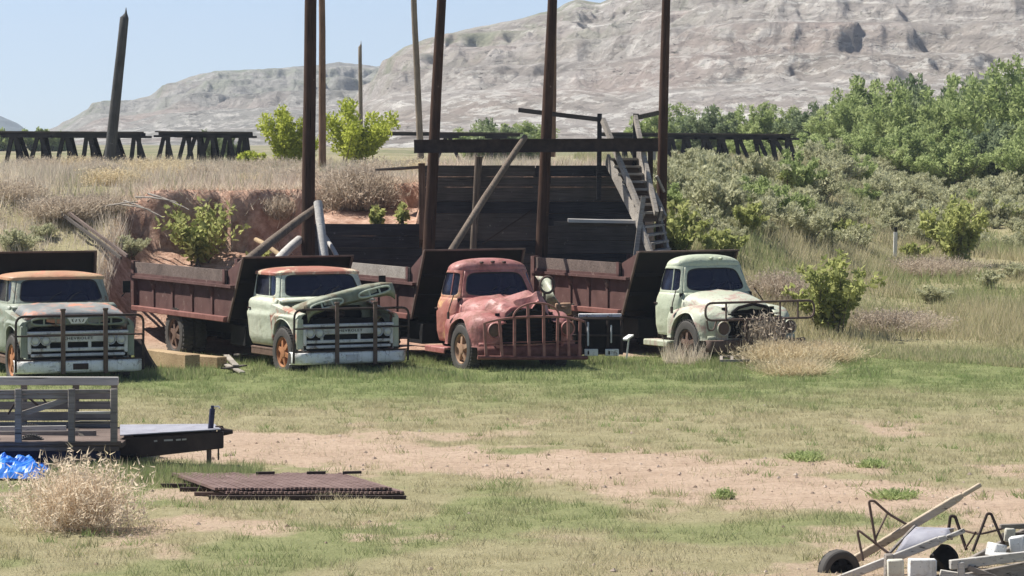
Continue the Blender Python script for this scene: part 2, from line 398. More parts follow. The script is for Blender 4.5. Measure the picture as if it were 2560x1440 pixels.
def axis_steps(spec):
    out = []
    for a, b, st in spec:
        n = max(1, int(round((b - a) / st))); out += list(np.linspace(a, b, n, endpoint=False))
    return np.array(out + [spec[-1][1]])
ys = axis_steps([(-40, 15, 5), (15, 26, 1), (26, 60, 0.3), (60, 66, 0.2), (66, 69, 0.07), (69, 76, 0.25), (76, 130, 0.8), (130, 300, 4), (300, 1000, 40), (1000, 4000, 250)])
xs = axis_steps([(-2500, -300, 200), (-300, -60, 20), (-60, -20, 3), (-20, -10, 0.5), (-10, 12, 0.13), (12, 24, 0.5), (24, 60, 3), (60, 300, 20), (300, 2500, 200)])
X, Y = np.meshgrid(xs, ys); Z = height(X, Y)
ny, nx = X.shape
ii = np.arange(ny * nx).reshape(ny, nx)
quads = np.stack([ii[:-1, :-1], ii[:-1, 1:], ii[1:, 1:], ii[1:, :-1]], -1).reshape(-1, 4)
def grid_mesh(name, X, Y, Z, quads, mat, attrs=None):
    me = bpy.data.meshes.new(name); co = np.stack([X, Y, Z], -1).reshape(-1, 3).astype(np.float32)
    me.vertices.add(len(co)); me.vertices.foreach_set('co', co.ravel())
    q = quads.astype(np.int32)
    me.loops.add(q.size); me.loops.foreach_set('vertex_index', q.ravel())
    me.polygons.add(len(q)); me.polygons.foreach_set('loop_start', np.arange(0, q.size, 4, dtype=np.int32))
    for k, v in (attrs or {}).items():
        a = me.attributes.new(k, 'FLOAT', 'POINT'); a.data.foreach_set('value', np.asarray(v, np.float32).ravel())
    me.update(calc_edges=True); me.shade_smooth(); me.materials.append(mat)
    o = bpy.data.objects.new(name, me); col.objects.link(o); return o

g = NG('ground_earth')
dm = g.attr('dirt'); gm = g.attr('green')
earth = g.mix(g.ramp(g.noise(1.1, 6, 0.65), [(0.3, 0.0), (0.7, 1.0)]), (0.40, 0.295, 0.215), (0.51, 0.39, 0.295))
earth = g.mix(g.ramp(g.noise(9, 5, 0.7), [(0.50, 0.0), (0.75, 0.8)]), earth, (0.19, 0.13, 0.09))
thatch = g.mix(g.ramp(g.noise(2.3, 6, 0.7), [(0.35, 0.0), (0.65, 1.0)]), (0.25, 0.225, 0.125), (0.345, 0.31, 0.185))
greens = g.mix(g.ramp(g.noise(3.1, 6, 0.7), [(0.35, 0.0), (0.65, 1.0)]), (0.16, 0.19, 0.075), (0.24, 0.26, 0.115))
c = g.mix(gm, thatch, greens)
fine = g.noise(14, 6, 0.75)
dmn = g.math('ADD', dm, g.math('MULTIPLY', g.math('SUBTRACT', fine, 0.5), 0.9))
c = g.mix(g.ramp(dmn, [(0.25, 0.0), (0.7, 1.0)]), c, earth)
c = g.mix(g.ramp(g.noise(42, 3, 0.6), [(0.60, 0.0), (0.72, 0.65)]), c, (0.10, 0.08, 0.045))
far_g = g.mix(g.ramp(g.noise(0.05, 5, 0.6), [(0.4, 0.0), (0.6, 1.0)]), (0.30, 0.26, 0.18), (0.16, 0.17, 0.09))
c = g.mix(g.attr('far'), c, far_g)
red = g.mix(g.ramp(g.noise(5, 6, 0.7), [(0.35, 0.0), (0.65, 1.0)]), (0.30, 0.165, 0.115), (0.60, 0.41, 0.31))
c = g.mix(g.attr('cut'), c, red)
g.bump(g.noise(16, 7, 0.7), 0.7, 0.08)
MT['ground'] = g.done(c, 0.95, 0, 0.1)
cut = (X > -8.3) & (X < 2.8) & (Y > 61.5) & (Y < 68.9)
cutm = sm(-8.3, -7.6, X) * (1 - sm(2.6, 2.9, X)) * sm(62.2, 63.4, Y) * (1 - sm(68.2, 68.7, Y))
ground = grid_mesh('ground', X, Y, Z, quads, MT['ground'], {'dirt': dirt_mask(X, Y), 'green': green_mask(X, Y), 'far': sm(140, 220, Y), 'cut': cutm})
tag(ground, kind='structure')

# ------------------------------------------------------------------ badland hills (angular grids, real distance and height)
def hill_mat(name, base1, base2, white, green, seed):
    g = NG(name)
    co = g.co.outputs['Object']; sp = g.N.new('ShaderNodeSeparateXYZ'); g.link(co, sp.inputs[0])
    c = g.mix(g.ramp(g.noise(0.02, 6, 0.6), [(0.35, 0.0), (0.65, 1.0)]), base1, base2)
    # sediment beds: wavy level bands
    zz = g.math('ADD', g.math('MULTIPLY', sp.outputs[2], 0.16), g.math('MULTIPLY', g.noise(0.012, 4), 2.2))
    cx = g.N.new('ShaderNodeCombineXYZ'); g.link(zz, cx.inputs[2])
    bn = g.N.new('ShaderNodeTexNoise'); bn.inputs['Scale'].default_value = 2.3; bn.inputs['Detail'].default_value = 3; g.link(cx.outputs[0], bn.inputs[0])
    c = g.mix(g.ramp(bn.outputs['Fac'], [(0.52, 0.0), (0.56, 0.6)]), c, tuple(v * 0.70 for v in base1))
    z2 = g.math('ADD', g.math('MULTIPLY', sp.outputs[2], 0.55), g.math('MULTIPLY', g.noise(0.02, 5, 0.6), 5.0)); cx2 = g.N.new('ShaderNodeCombineXYZ'); g.link(z2, cx2.inputs[2])
    bn2 = g.N.new('ShaderNodeTexNoise'); bn2.inputs['Scale'].default_value = 1.7; bn2.inputs['Detail'].default_value = 2; g.link(cx2.outputs[0], bn2.inputs[0])
    lg = g.math('MULTIPLY', g.ramp(bn2.outputs['Fac'], [(0.58, 0.0), (0.62, 0.8)]), g.ramp(g.noise(0.06, 5, 0.65), [(0.45, 0.0), (0.55, 1.0)]))
    c = g.mix(lg, c, tuple(v * 0.55 for v in base1))
    lw = g.math('MULTIPLY', g.ramp(bn2.outputs['Fac'], [(0.36, 0.8), (0.42, 0.0)]), g.ramp(g.noise(0.07, 5, 0.65), [(0.45, 0.0), (0.55, 1.0)]))
    c = g.mix(lw, c, white)
    pk = g.ramp(g.noise(0.017, 3, 0.5, 0.5), [(0.54, 0.0), (0.70, 0.6)])
    c = g.mix(pk, c, (0.44, 0.33, 0.285))
    # bare white clay scars
    n1 = g.noise(0.26, 8, 0.72, 0.35, (1, 0.30, 3.0)); wm = g.math('MULTIPLY', g.ramp(n1, [(0.51, 0.0), (0.56, 1.0)]), g.attr('scar'))
    c = g.mix(wm, c, white)
    gm = g.math('MULTIPLY', g.ramp(g.noise(0.05, 7, 0.65, 0.3), [(0.47, 0.0), (0.62, 0.9)]), g.attr('veg'))
    c = g.mix(gm, c, green)
    dk = g.ramp(g.noise(0.30, 7, 0.75, 0.4, (1, 0.4, 4.5)), [(0.605, 0.0), (0.635, 0.8)])
    c = g.mix(dk, c, (0.085, 0.075, 0.06))
    c = g.mix(g.ramp(g.noise(0.9, 4, 0.7), [(0.60, 0.0), (0.66, 0.5)]), c, (0.13, 0.15, 0.08))
    g.bump(g.noise(0.22, 9, 0.72, 0.5), 1.0, 3.5)
    return g.done(c, 0.95, 0, 0.1)

def hill(name, pts, Db, Dc, Dend, a0, a1, na, nd, rough, mat, scar_lo, seed, crestpow=1.0):
    A = np.linspace(a0, a1, na); px = np.array([p[0] for p in pts]); el = np.array([p[1] for p in pts])
    # smooth the crest curve a little
    E = np.interp(A, px, el); T = np.concatenate([np.linspace(0, 1, nd), np.linspace(1.03, 2.0, 30)])
    AA, TT = np.meshgrid(A, T)
    EE = np.interp(AA, px, el) + 5 * (fbm(AA / 45.0, AA * 0 + seed, 4, seed) - 0.5) * np.clip(EE0(AA, px, el) / 60, 0, 1)
    D = np.where(TT <= 1, Db + (Dc - Db) * TT, Dc + (TT - 1) * (Dend - Dc))
    XX = (AA - 1280) / F * D
    zc = CAM_Z + EE * Dc / F - 3.0
    zc = np.maximum(zc, 0.0)
    prof = np.where(TT <= 1, np.power(np.clip(TT, 0, 1), crestpow), 1 - 0.25 * (TT - 1))
    zz = 3.0 + zc * prof
    s = 1 / 55.0
    wx = XX + 18 * (fbm(XX * s, D * s, 3, seed + 2) - 0.5); wy = D + 18 * (fbm(XX * s + 7, D * s, 3, seed + 3) - 0.5)
    rid = 1 - np.abs(2 * fbm(wx / 34.0, wy / 75.0, 5, seed + 4) - 1)
    rid2 = 1 - np.abs(2 * fbm(wx / 9.0, wy / 22.0, 4, seed + 6) - 1)
    amp = np.clip(zc * prof / 12.0, 0, 1)
    fade = np.where(TT <= 1, np.clip((1.0 - TT) * 5, 0.12, 1), 0.12)
    zz = zz + rough * amp * fade * ((np.maximum(rid, 0.5) - 0.75) * 7 + (rid2 - 0.75) * 2.8 + (1 - np.abs(2 * fbm(wx / 3.2, wy / 7.0, 3, seed + 8) - 1) - 0.75) * 0.8)
    # beds of harder rock: small terraces
    b = 5.5; q = zz / b; zz = np.where(amp > 0, zz + 0.75 * amp * fade * b * (sm(0.25, 0.75, q - np.floor(q)) - (q - np.floor(q))), zz)
    scar = np.clip(1.0 - (TT - scar_lo) / 0.5, 0.28, 1) * (0.55 + 0.45 * sm(0.4, 0.6, fbm(XX / 90, D / 90, 3, seed + 9)))
    veg = sm(0.35, 0.9, TT)
    ny, nx = AA.shape; ii = np.arange(ny * nx).reshape(ny, nx)
    q4 = np.stack([ii[:-1, :-1], ii[:-1, 1:], ii[1:, 1:], ii[1:, :-1]], -1).reshape(-1, 4)
    o = grid_mesh(name, XX, D, zz - 0.4, q4, mat, {'scar': scar, 'veg': veg})
    return tag(o, kind='structure')
def EE0(AA, px, el): return np.interp(AA, px, el)

hm1 = hill_mat('badland_near', (0.40, 0.35, 0.305), (0.475, 0.435, 0.40), (0.76, 0.73, 0.67), (0.28, 0.29, 0.19), 3)
hm2 = hill_mat('badland_far', (0.33, 0.315, 0.29), (0.38, 0.365, 0.335), (0.66, 0.63, 0.58), (0.26, 0.285, 0.20), 5)
hill('hills', [(500, -20), (800, 20), (900, 120), (940, 168), (975, 212), (1010, 235), (1060, 253), (1170, 280), (1270, 300), (1390, 330), (1440, 352), (1500, 343), (1560, 372), (1640, 450), (1800, 540), (2100, 600), (2560, 660), (3200, 700), (4200, 560)],
     330, 800, 1300, 480, 4200, 1000, 330, 1.0, hm1, 0.22, 11, 1.15)
hill('hill_ridge', [(-400, 0), (60, 8), (140, 36), (190, 64), (255, 96), (330, 104), (375, 112), (440, 148), (500, 168), (560, 177), (640, 180), (760, 186), (850, 196), (940, 184), (1100, 200), (1400, 220), (2000, 160), (2600, 40)],
     480, 1150, 1800, -400, 2600, 800, 260, 1.1, hm2, 0.16, 23, 1.25)
hill('far_hill', [(-900, 40), (-300, 70), (-60, 64), (0, 62), (20, 55), (50, 40), (90, 10), (160, -5)],
     1500, 2200, 3000, -900, 160, 120, 60, 0.8, plain('far_hill_shrub', (0.10, 0.12, 0.12), 0.95, 0, 0.1, 0.3, 0.02), 0.0, 37, 1.0)

# ------------------------------------------------------------------ trucks
# truck frame: origin on the ground under the middle of the front bumper, forward = -Y, up = Z
def se(a, n):
    c, s = math.cos(a), math.sin(a)
    return math.copysign(abs(c) ** (2 / n), c), math.copysign(abs(s) ** (2 / n), s)
class CabSurf:
    """cab skin: rounded-rectangle footprints stacked over z"""
    def __init__(s, prof, n):
        s.p = np.array(prof, float); s.n = n; s.cache = {}
        M = 720; pts = []
        for k in range(M + 1):
            c, sn = se(2 * math.pi * k / M, n); pts.append((sn, c))
        s.unit = np.array(pts)
    def foot(s, z):
        k = round(z, 4)
        if k not in s.cache:
            wv, yf, yb = [float(np.interp(z, s.p[:, 0], s.p[:, i])) for i in (1, 2, 3)]
            u = s.unit; x = u[:, 0] * wv; y = (yf + yb) / 2 - u[:, 1] * (yb - yf) / 2
            d = np.concatenate([[0], np.cumsum(np.hypot(np.diff(x), np.diff(y)))]); d /= d[-1]
            s.cache[k] = (d, x, y)
        return s.cache[k]
    def __call__(s, t, z, ins=0.0):
        d, x, y = s.foot(z); t = t % 1.0
        X = float(np.interp(t, d, x)); Yv = float(np.interp(t, d, y))
        if ins:
            yc = (y.min() + y.max()) / 2; l = math.hypot(X, Yv - yc); f = (l - ins) / l
            X *= f; Yv = yc + (Yv - yc) * f
        return Vector((X, Yv, z))
    def corner(s, z, deg):
        d, x, y = s.foot(z); return float(d[int(deg * 2)])
def hole_panel(mb, S, s0, s1, z0, z1, hole, N=48, rings=5):
    cs, cz, hs, hz, n = hole; rows = []
    for r in range(rings + 1):
        f = r / rings; row = []
        for k in range(N):
            a = 2 * math.pi * k / N; c, sn = math.cos(a), math.sin(a); m = max(abs(c), abs(sn))
            ox, oy = c / m, sn / m
            os_ = cs + ox * ((s1 - cs) if ox > 0 else (cs - s0)); oz = cz + oy * ((z1 - cz) if oy > 0 else (cz - z0))
            ex, ey = se(a, n); i_s, iz = cs + ex * hs, cz + ey * hz
            row.append(S(os_ + (i_s - os_) * f, oz + (iz - oz) * f))
        rows.append(row)
    mb.grid(rows, closed=True)
def hole_ring(S, hole, ins=0.0, N=48, sc=1.0):
    cs, cz, hs, hz, n = hole
    return [S(cs + se(2 * math.pi * k / N, n)[0] * hs * sc, cz + se(2 * math.pi * k / N, n)[1] * hz * sc, ins) for k in range(N)]
def pane(S, hole, ins=0.012, N=48):
    mb = MB(); mb.grid([hole_ring(S, hole, ins, N, f) for f in (1.01, 0.75, 0.5, 0.25, 0.02)], closed=True); return mb
def surf_grid(mb, S, s0, s1, z0, z1, ns, nz):
    mb.grid([[S(s0 + (s1 - s0) * i / ns, z0 + (z1 - z0) * j / nz) for i in range(ns + 1)] for j in range(nz + 1)])

def make_cab(root, S, sill, belt, head, H, m, roof_pow=2.5, lip=1.0, win=(0.06, 0.94), door_mat=None, roof_lip=0.0, ws_n=6, back=True):
    sA = S.corner((belt + head) / 2, 40); sB = S.corner((belt + head) / 2, 128); gap = 0.0016
    zc = (belt + head) / 2; hz = (head - belt) / 2
    cab = MB()
    ws = (0.0, zc, sA * 0.90, hz * 0.86, ws_n)
    hole_panel(cab, S, -sA, sA, belt, head, ws)
    surf_grid(cab, S, -sA, sA, belt - 0.14, belt, 20, 3)
    rb = (0.5, zc, (0.5 - sB) * 0.55, hz * 0.66, 5)
    hole_panel(cab, S, sB, 1 - sB, belt, head, rb); surf_grid(cab, S, sB, 1 - sB, sill, belt, 16, 12)
    for sg in (1, -1):                                  # inner wings ahead of the doors
        surf_grid(cab, S, sg * (sA - 0.035), sg * sA, sill, belt - 0.1, 3, 8)
    c = cab.obj('cab', m['body'], root, solid=0.02)
    # roof
    rf = MB(); rows = []
    for q in (1.0, 0.995, 0.975, 0.93, 0.86, 0.75, 0.6, 0.4, 0.2, 0.03):
        d, x, y = S.foot(head); yc = (y.min() + y.max()) / 2
        z = head + H * (1 - q ** roof_pow) ** (1 / roof_pow)
        row = []
        for k in range(72):
            p = S(k / 72, head); row.append(Vector((p.x * q * lip, yc + (p.y - yc) * q * lip, z)))
        rows.append(row)
    if roof_lip:
        rows.insert(0, [Vector((p.x, p.y, p.z - roof_lip)) for p in rows[0]])
        rows.insert(0, [Vector((p.x * 0.95, p.y + (0.03 if p.y < 1.7 else -0.03), p.z + 0.004)) for p in rows[0]])
    rf.grid(rows, closed=True); roof = rf.obj('roof', m['roof'], root, sharp=50)
    w = pane(S, ws).obj('windshield', MT['glass'], root)
    MB().tube(hole_ring(S, ws), 0.013, 6, True).obj('seal', MT['seal'], w)
    w = pane(S, rb).obj('rear_window', MT['glass_side'], root)
    MB().tube(hole_ring(S, rb), 0.012, 6, True).obj('seal', MT['seal'], w)
    for sg in (-1, 1):
        d0, d1 = sA + gap, sB - gap
        if sg > 0: a0, a1 = d0, d1
        else: a0, a1 = 1 - d1, 1 - d0
        dr = MB(); mid = (a0 + a1) / 2
        hw = (mid + (0.004 if sg < 0 else -0.004), zc, (a1 - a0) / 2 * 0.80, hz * 0.84, 7)
        hole_panel(dr, S, a0, a1, belt, head, hw); surf_grid(dr, S, a0, a1, sill, belt, 14, 18)
        d = dr.obj('door', door_mat or m['body'], root, solid=0.018)
        wd = pane(S, hw).obj('side_window', MT['glass_side'], d)
        MB().tube(hole_ring(S, hw), 0.009, 6, True).obj('seal', MT['seal'], d)
        hp = S(a1 - 0.02 if sg > 0 else a0 + 0.02, belt - 0.20)
        MB().box(hp + Vector((sg * 0.02, 0, 0)), (0.03, 0.11, 0.025)).obj('handle', MT['iron_dark'], d)
        # vent-window divider
        q = 0.30 * (a1 - a0); sv_ = a0 + q if sg > 0 else a1 - q
        MB().tube([S(sv_, zc - hz * 0.82), S(sv_, zc + hz * 0.8)], 0.010, 6).obj('vent_divider', m['body'], d)
    for sx in (-0.38, 0.12):                            # wipers
        MB().tube([S(sx * 0.12, belt + 0.01, -0.015), S(sx * 0.12 + 0.025, belt + 0.14, -0.02), S(sx * 0.12 + 0.05, belt + 0.20, -0.015)], 0.006, 5).obj('wiper', MT['seal'], root)
    # inside
    yb = float(S.p[:, 3].max()); yf = float(np.interp(belt, S.p[:, 0], S.p[:, 2]))
    wv = float(np.interp(belt, S.p[:, 0], S.p[:, 1])) - 0.06
    MB().box((0, (yf + yb) / 2, sill + 0.02), (2 * wv, yb - yf - 0.1, 0.03)).box((0, yf + 0.06, (sill + belt) / 2), (2 * wv, 0.03, belt - sill)).box((0, yf + 0.18, belt - 0.06), (2 * wv - 0.05, 0.2, 0.10)).obj('floor_and_dash', MT['interior'], root)
    MB().box((0, yb - 0.42, sill + 0.30), (2 * wv - 0.1, 0.45, 0.16)).box((0, yb - 0.17, sill + 0.56), (2 * wv - 0.1, 0.13, 0.5), Matrix.Rotation(R(-10), 3, 'X')).obj('bench_seat', MT['interior'], root, bevel=0.03)
    st = MB(); cc = Vector((0.36, yf + 0.36, belt + 0.02)); nrm = Vector((0, 0.75, 0.66)); a = Vector((1, 0, 0)); b = nrm.cross(a)
    st.tube([cc + (a * math.cos(t) + b * math.sin(t)) * 0.2 for t in np.linspace(0, 2 * math.pi, 25)[:-1]], 0.012, 6, True)
    st.tube([cc - a * 0.2, cc + a * 0.2], 0.01, 6).tube([cc, cc - nrm * 0.4], 0.02, 6)
    st.obj('steering_wheel', MT['black'], root)
    return sA, sB

def make_wheel(root, c, r, wd, side, rim_mat, lugs=False, spokes=6, squash=0.0, tread=True):
    """side = -1: outer face towards -X"""
    c = Vector(c); ax = Vector((side, 0, 0)); h = wd / 2
    hub = MB().lathe([(0.05, h * 0.9), (0.09, h * 0.85), (0.11, h * 0.4), (0.13, 0), (0.2, -h * 0.3), (0.2, -h * 0.8)], c, ax, 16).obj('wheel', rim_mat, root)
    ty = MB(); R0 = r * 0.60
    prof = [(R0, h * 0.75), (R0 + 0.02, h * 0.95), (r * 0.78, h), (r * 0.92, h * 0.93), (r * 0.98, h * 0.72), (r, h * 0.35), (r, -h * 0.35), (r * 0.98, -h * 0.72), (r * 0.92, -h * 0.93), (r * 0.78, -h), (R0, -h * 0.75)]
    ty.lathe(prof, c, ax, 40, caps=False)
    n = 34 if lugs else 46
    for k in range(n if tread else 0):
        t = 2 * math.pi * (k + 0.5) / n; rot = Matrix.Rotation(-t, 3, 'X')
        for s2 in (-1, 1):
            t2 = t + (math.pi / n if s2 > 0 else 0); rot = Matrix.Rotation(t2, 3, 'X')
            d = rot @ Vector((0, 0, 1)); ty.box(c + d * (r - 0.002) + Vector((s2 * h * 0.45, 0, 0)), (h * 0.78, r * math.pi / n, 0.045 if lugs else 0.022), rot)
    if squash:
        ty.warp(lambda v: Vector((v.x, v.y, max(v.z, c.z - r + squash))))
    ty.obj('tyre', MT['rubber'], hub, sharp=30)
    rm = MB().lathe([(R0 * 1.03, h * 0.8), (R0 * 0.97, h * 0.84), (R0 * 0.92, h * 0.70), (R0 * 0.92, -h * 0.7)], c, ax, 32, caps=False)
    for k in range(spokes):
        t = 2 * math.pi * k / spokes + 0.3; d = Vector((0, math.cos(t), math.sin(t)))
        rm.beam(c + d * 0.05 + ax * h * 0.55, c + d * R0 * 0.96 + ax * h * 0.45, 0.085, 0.07, ax, 0.75)
    rm.obj('rim', rim_mat, hub)
    return hub

def dump_box(root, y0, y1, hw, zb, zt, yt, ztop, mats, nrib=4, board=True, shield=0.0):
    side, rail, wd, blk = mats
    bx = MB().box((0, (y0 + y1) / 2, zb + 0.02), (2 * hw - 0.04, y1 - y0, 0.05)).obj('dump_box', blk, root)
    k = (yt - y0) / (ztop - zb); zs = zt - (0.30 if board else 0.0)
    for sg in (-1, 1):
        X = sg * hw
        poly = [(X, y1, zb), (X, y0, zb), (X, y0 + k * (zs - zb), zs), (X, y1, zs)]
        sp = MB().prism(poly, (-sg * 0.025, 0, 0)).obj('side_panel', side, bx)
        # steel side ribs with pointed caps under the top rail
        for i in range(nrib):
            yy = y1 - (y1 - y0) * (i + 1) / (nrib + 0.75)
            r = MB(); r.prism([(X, yy - 0.035, zb), (X, yy + 0.035, zb), (X, yy + 0.035, zs - 0.01), (X, yy - 0.035, zs - 0.01)], (sg * 0.03, 0, 0))
            r.add([(X, yy - 0.07, zs - 0.16), (X, yy + 0.07, zs - 0.16), (X + sg * 0.035, yy, zs - 0.20), (X, yy - 0.05, zs), (X, yy + 0.05, zs), (X + sg * 0.11, yy, zs)], [(0, 2, 5, 3), (2, 1, 4, 5), (3, 5, 4), (0, 1, 2)])
            r.obj('rib', side, sp, smooth=False)
        MB().box((X + sg * 0.05, (y0 + y1) / 2, zb - 0.015), (0.10, y1 - y0, 0.10)).obj('bottom_rail', rail, bx, bevel=0.012)
        yfr = y0 + k * (zs - zb)
        MB().box((X + sg * 0.045, (yfr + y1) / 2, zs + 0.025), (0.13, y1 - yfr, 0.05)).obj('top_rail', side, bx)
        if board:
            ye = y0 + 0.02
            b = MB().box((X + sg * 0.03, (ye + y1) / 2, zs + 0.18), (0.05, y1 - ye - 0.05, 0.255)).obj('side_board', wd, bx)
            MB().box((X + sg * 0.062, ye + 0.05, zs + 0.17), (0.012, 0.10, 0.30)).box((X + sg * 0.062, (ye + y1) / 2, zs + 0.075), (0.012, y1 - ye, 0.05)).obj('board_frame', side, b)
            MB().prism([(X - sg * 0.002, yfr, zs), (X - sg * 0.002, yt, ztop), (X - sg * 0.002, ye, zt + 0.0), (X - sg * 0.002, ye, zs + 0.01)], (-sg * 0.02, 0, 0)).obj('wing_plate', side, bx)
        MB().box((X + sg * 0.02, y1 - 0.03, (zb + zt) / 2), (0.13, 0.14, zt - zb + 0.06)).obj('corner_post', side, bx)
        # slanted edge strip of the headboard
        MB().beam((X + sg * 0.015, y0 - 0.02, zb - 0.06), (X + sg * 0.015, yt - 0.02, ztop), 0.045, 0.035, (sg, 0, 0)).obj('headboard_edge', MT['iron_brown'], bx)
    hb = MB().prism([(-hw, y0, zb), (hw, y0, zb), (hw, yt, ztop), (-hw, yt, ztop)], (0, 0.03, 0.0)).obj('headboard', blk, bx)
    MB().box((0, yt - 0.03, ztop + 0.015), (2 * hw + 0.05, 0.05 + shield, 0.03)).obj('headboard_flange', MT['iron_brown'], hb)
    for t in (0.3, 0.62):
        yy, zz = y0 + (yt - y0) * t, zb + (ztop - zb) * t
        MB().box((0, yy - 0.03, zz), (2 * hw - 0.06, 0.06, 0.06)).obj('stiffener', blk, hb)
    MB().box((0, y1 - 0.02, (zb + zt) / 2 - 0.1), (2 * hw - 0.1, 0.03, zt - zb - 0.2)).obj('tailgate', blk, bx)
    return bx

def chassis(root, y1, yr, rr, rim, zf=0.56, rear_lug=True):
    ch = MB()
    for sg in (-1, 1): ch.box((sg * 0.40, (0.15 + y1) / 2, zf), (0.07, y1 - 0.15, 0.19))
    for yy in (0.2, 1.5, 2.9, 4.2, y1 - 0.2): ch.box((0, yy, zf), (0.8, 0.08, 0.12))
    ch.tube([(-0.85, 0.72, 0.36), (0.85, 0.72, 0.36)], 0.05, 8).tube([(-0.8, yr, 0.42), (0.8, yr, 0.42)], 0.08, 8)
    ch.box((0, 0.9, 0.62), (0.5, 0.8, 0.4)).box((0, yr, 0.46), (0.3, 0.4, 0.34))
    ch.box((-0.68, 2.95, 0.52), (0.42, 0.7, 0.36)).box((0, 3.3, 0.75), (0.9, 1.0, 0.18))
    ch.obj('chassis', MT['black'], root, bevel=0.01)
    for sg in (-1, 1):
        for off in (0.98, 0.72):
            make_wheel(root, (sg * off, yr, rr - 0.06), rr, 0.24, sg, rim, lugs=rear_lug, squash=0.05)

def engine_bay(root, x, y0, y1, z0, z1):
    MB().box((0, y0, (z0 + z1) / 2), (2 * x * 0.75, 0.05, z1 - z0)).obj('radiator', MT['black'], root)
    MB().box((0, (y0 + y1) / 2 + 0.1, z0 + 0.25), (0.42, 0.55, 0.34)).tube([(0.0, y0 + 0.3, z0 + 0.44), (0.0, y0 + 0.3, z0 + 0.54)], 0.16, 14).obj('engine', MT['iron_dark'], root, bevel=0.02)

def round_path(pts, rad, closed=True, seg=5):
    pts = [Vector(p) for p in pts]; out = []; m = len(pts)
    for i, p in enumerate(pts):
        if not closed and i in (0, m - 1): out.append(p); continue
        a = (pts[i - 1] - p); b = (pts[(i + 1) % m] - p); r = min(rad, a.length * 0.45, b.length * 0.45)
        p0 = p + a.normalized() * r; p1 = p + b.normalized() * r
        for k in range(seg + 1):
            t = k / seg; out.append((1 - t) ** 2 * p0 + 2 * t * (1 - t) * p + t * t * p1)
    return out

def fender(root, sg, xf, y0, y1, zt, xi, arch, sill, mat, ny=36, nz=12, nose=0.0, name='fender'):
    """side shell with a wheel-arch cut, rolled over at the top to xi; xf(y,z) is the half width"""
    yc, zc, ra = arch; rows = []
    yy_ = sorted(set(list(np.linspace(y0, y1, ny)) + [yc - ra, yc + ra, yc - ra + 1e-3, yc + ra - 1e-3]))
    for yv in yy_:
        dy = (yv - yc) / ra
        zb = zc + ra * math.sqrt(1 - dy * dy) if abs(dy) < 1 else sill
        zb = max(zb, sill) if abs(dy) < 1 else sill
        top = zt(yv); row = []
        xo = xf(yv, zb)
        row.append(Vector((sg * (xo - 0.09), yv, zb + 0.01))); row.append(Vector((sg * (xo + 0.012), yv, zb)))
        for j in range(nz + 1):
            z = zb + 0.012 + (top - zb - 0.012) * j / nz
            row.append(Vector((sg * xf(yv, z), yv, z)))
        xt = xf(yv, top); x_i = xi(yv)
        for t in (0.25, 0.5, 0.75, 1.0):
            row.append(Vector((sg * (xt + (x_i - xt) * t), yv, top + 0.035 * math.sin(t * math.pi / 2))))
        rows.append(row)
    f0 = rows[0]
    rows.insert(0, [Vector((sg * (abs(p.x) * 0.5 + xi(y0) * 0.5), p.y - nose, p.z - 0.01)) for p in f0])
    return MB().grid(rows).obj(name, mat, root, solid=0.012, sharp=45)

def headlamp(root, c, r, ring_mat, d=(0, -1, 0), lens=None):
    c = Vector(c); o = MB().lathe([(r * 0.92, 0.0), (r * 1.12, 0.02), (r * 1.05, 0.045), (r * 0.92, 0.03)], c, d, 20, caps=False).obj('headlight', ring_mat, root)
    MB().lathe([(r * 0.95, 0.012), (r * 0.8, 0.03), (r * 0.5, 0.043), (r * 0.05, 0.048)], c, d, 20).obj('lens', lens or MT['lens'], o)
    return o

def text_mesh(name, body, size, mat, parent, loc, rot, extrude=0.004, sx=1.0):
    cu = bpy.data.curves.new(name, 'FONT'); cu.body = body; cu.size = size; cu.extrude = extrude; cu.align_x = 'CENTER'; cu.align_y = 'CENTER'; cu.space_character = 1.15
    tmp = bpy.data.objects.new('tmp_text', cu); col.objects.link(tmp)
    me = bpy.data.meshes.new_from_object(tmp.evaluated_get(bpy.context.evaluated_depsgraph_get()))
    bpy.data.objects.remove(tmp); bpy.data.curves.remove(cu)
    me.materials.clear(); me.materials.append(mat)
    o = bpy.data.objects.new(name, me); col.objects.link(o); o.parent = parent; o.location = loc; o.rotation_euler = rot; o.scale = (sx, 1, 1)
    return o

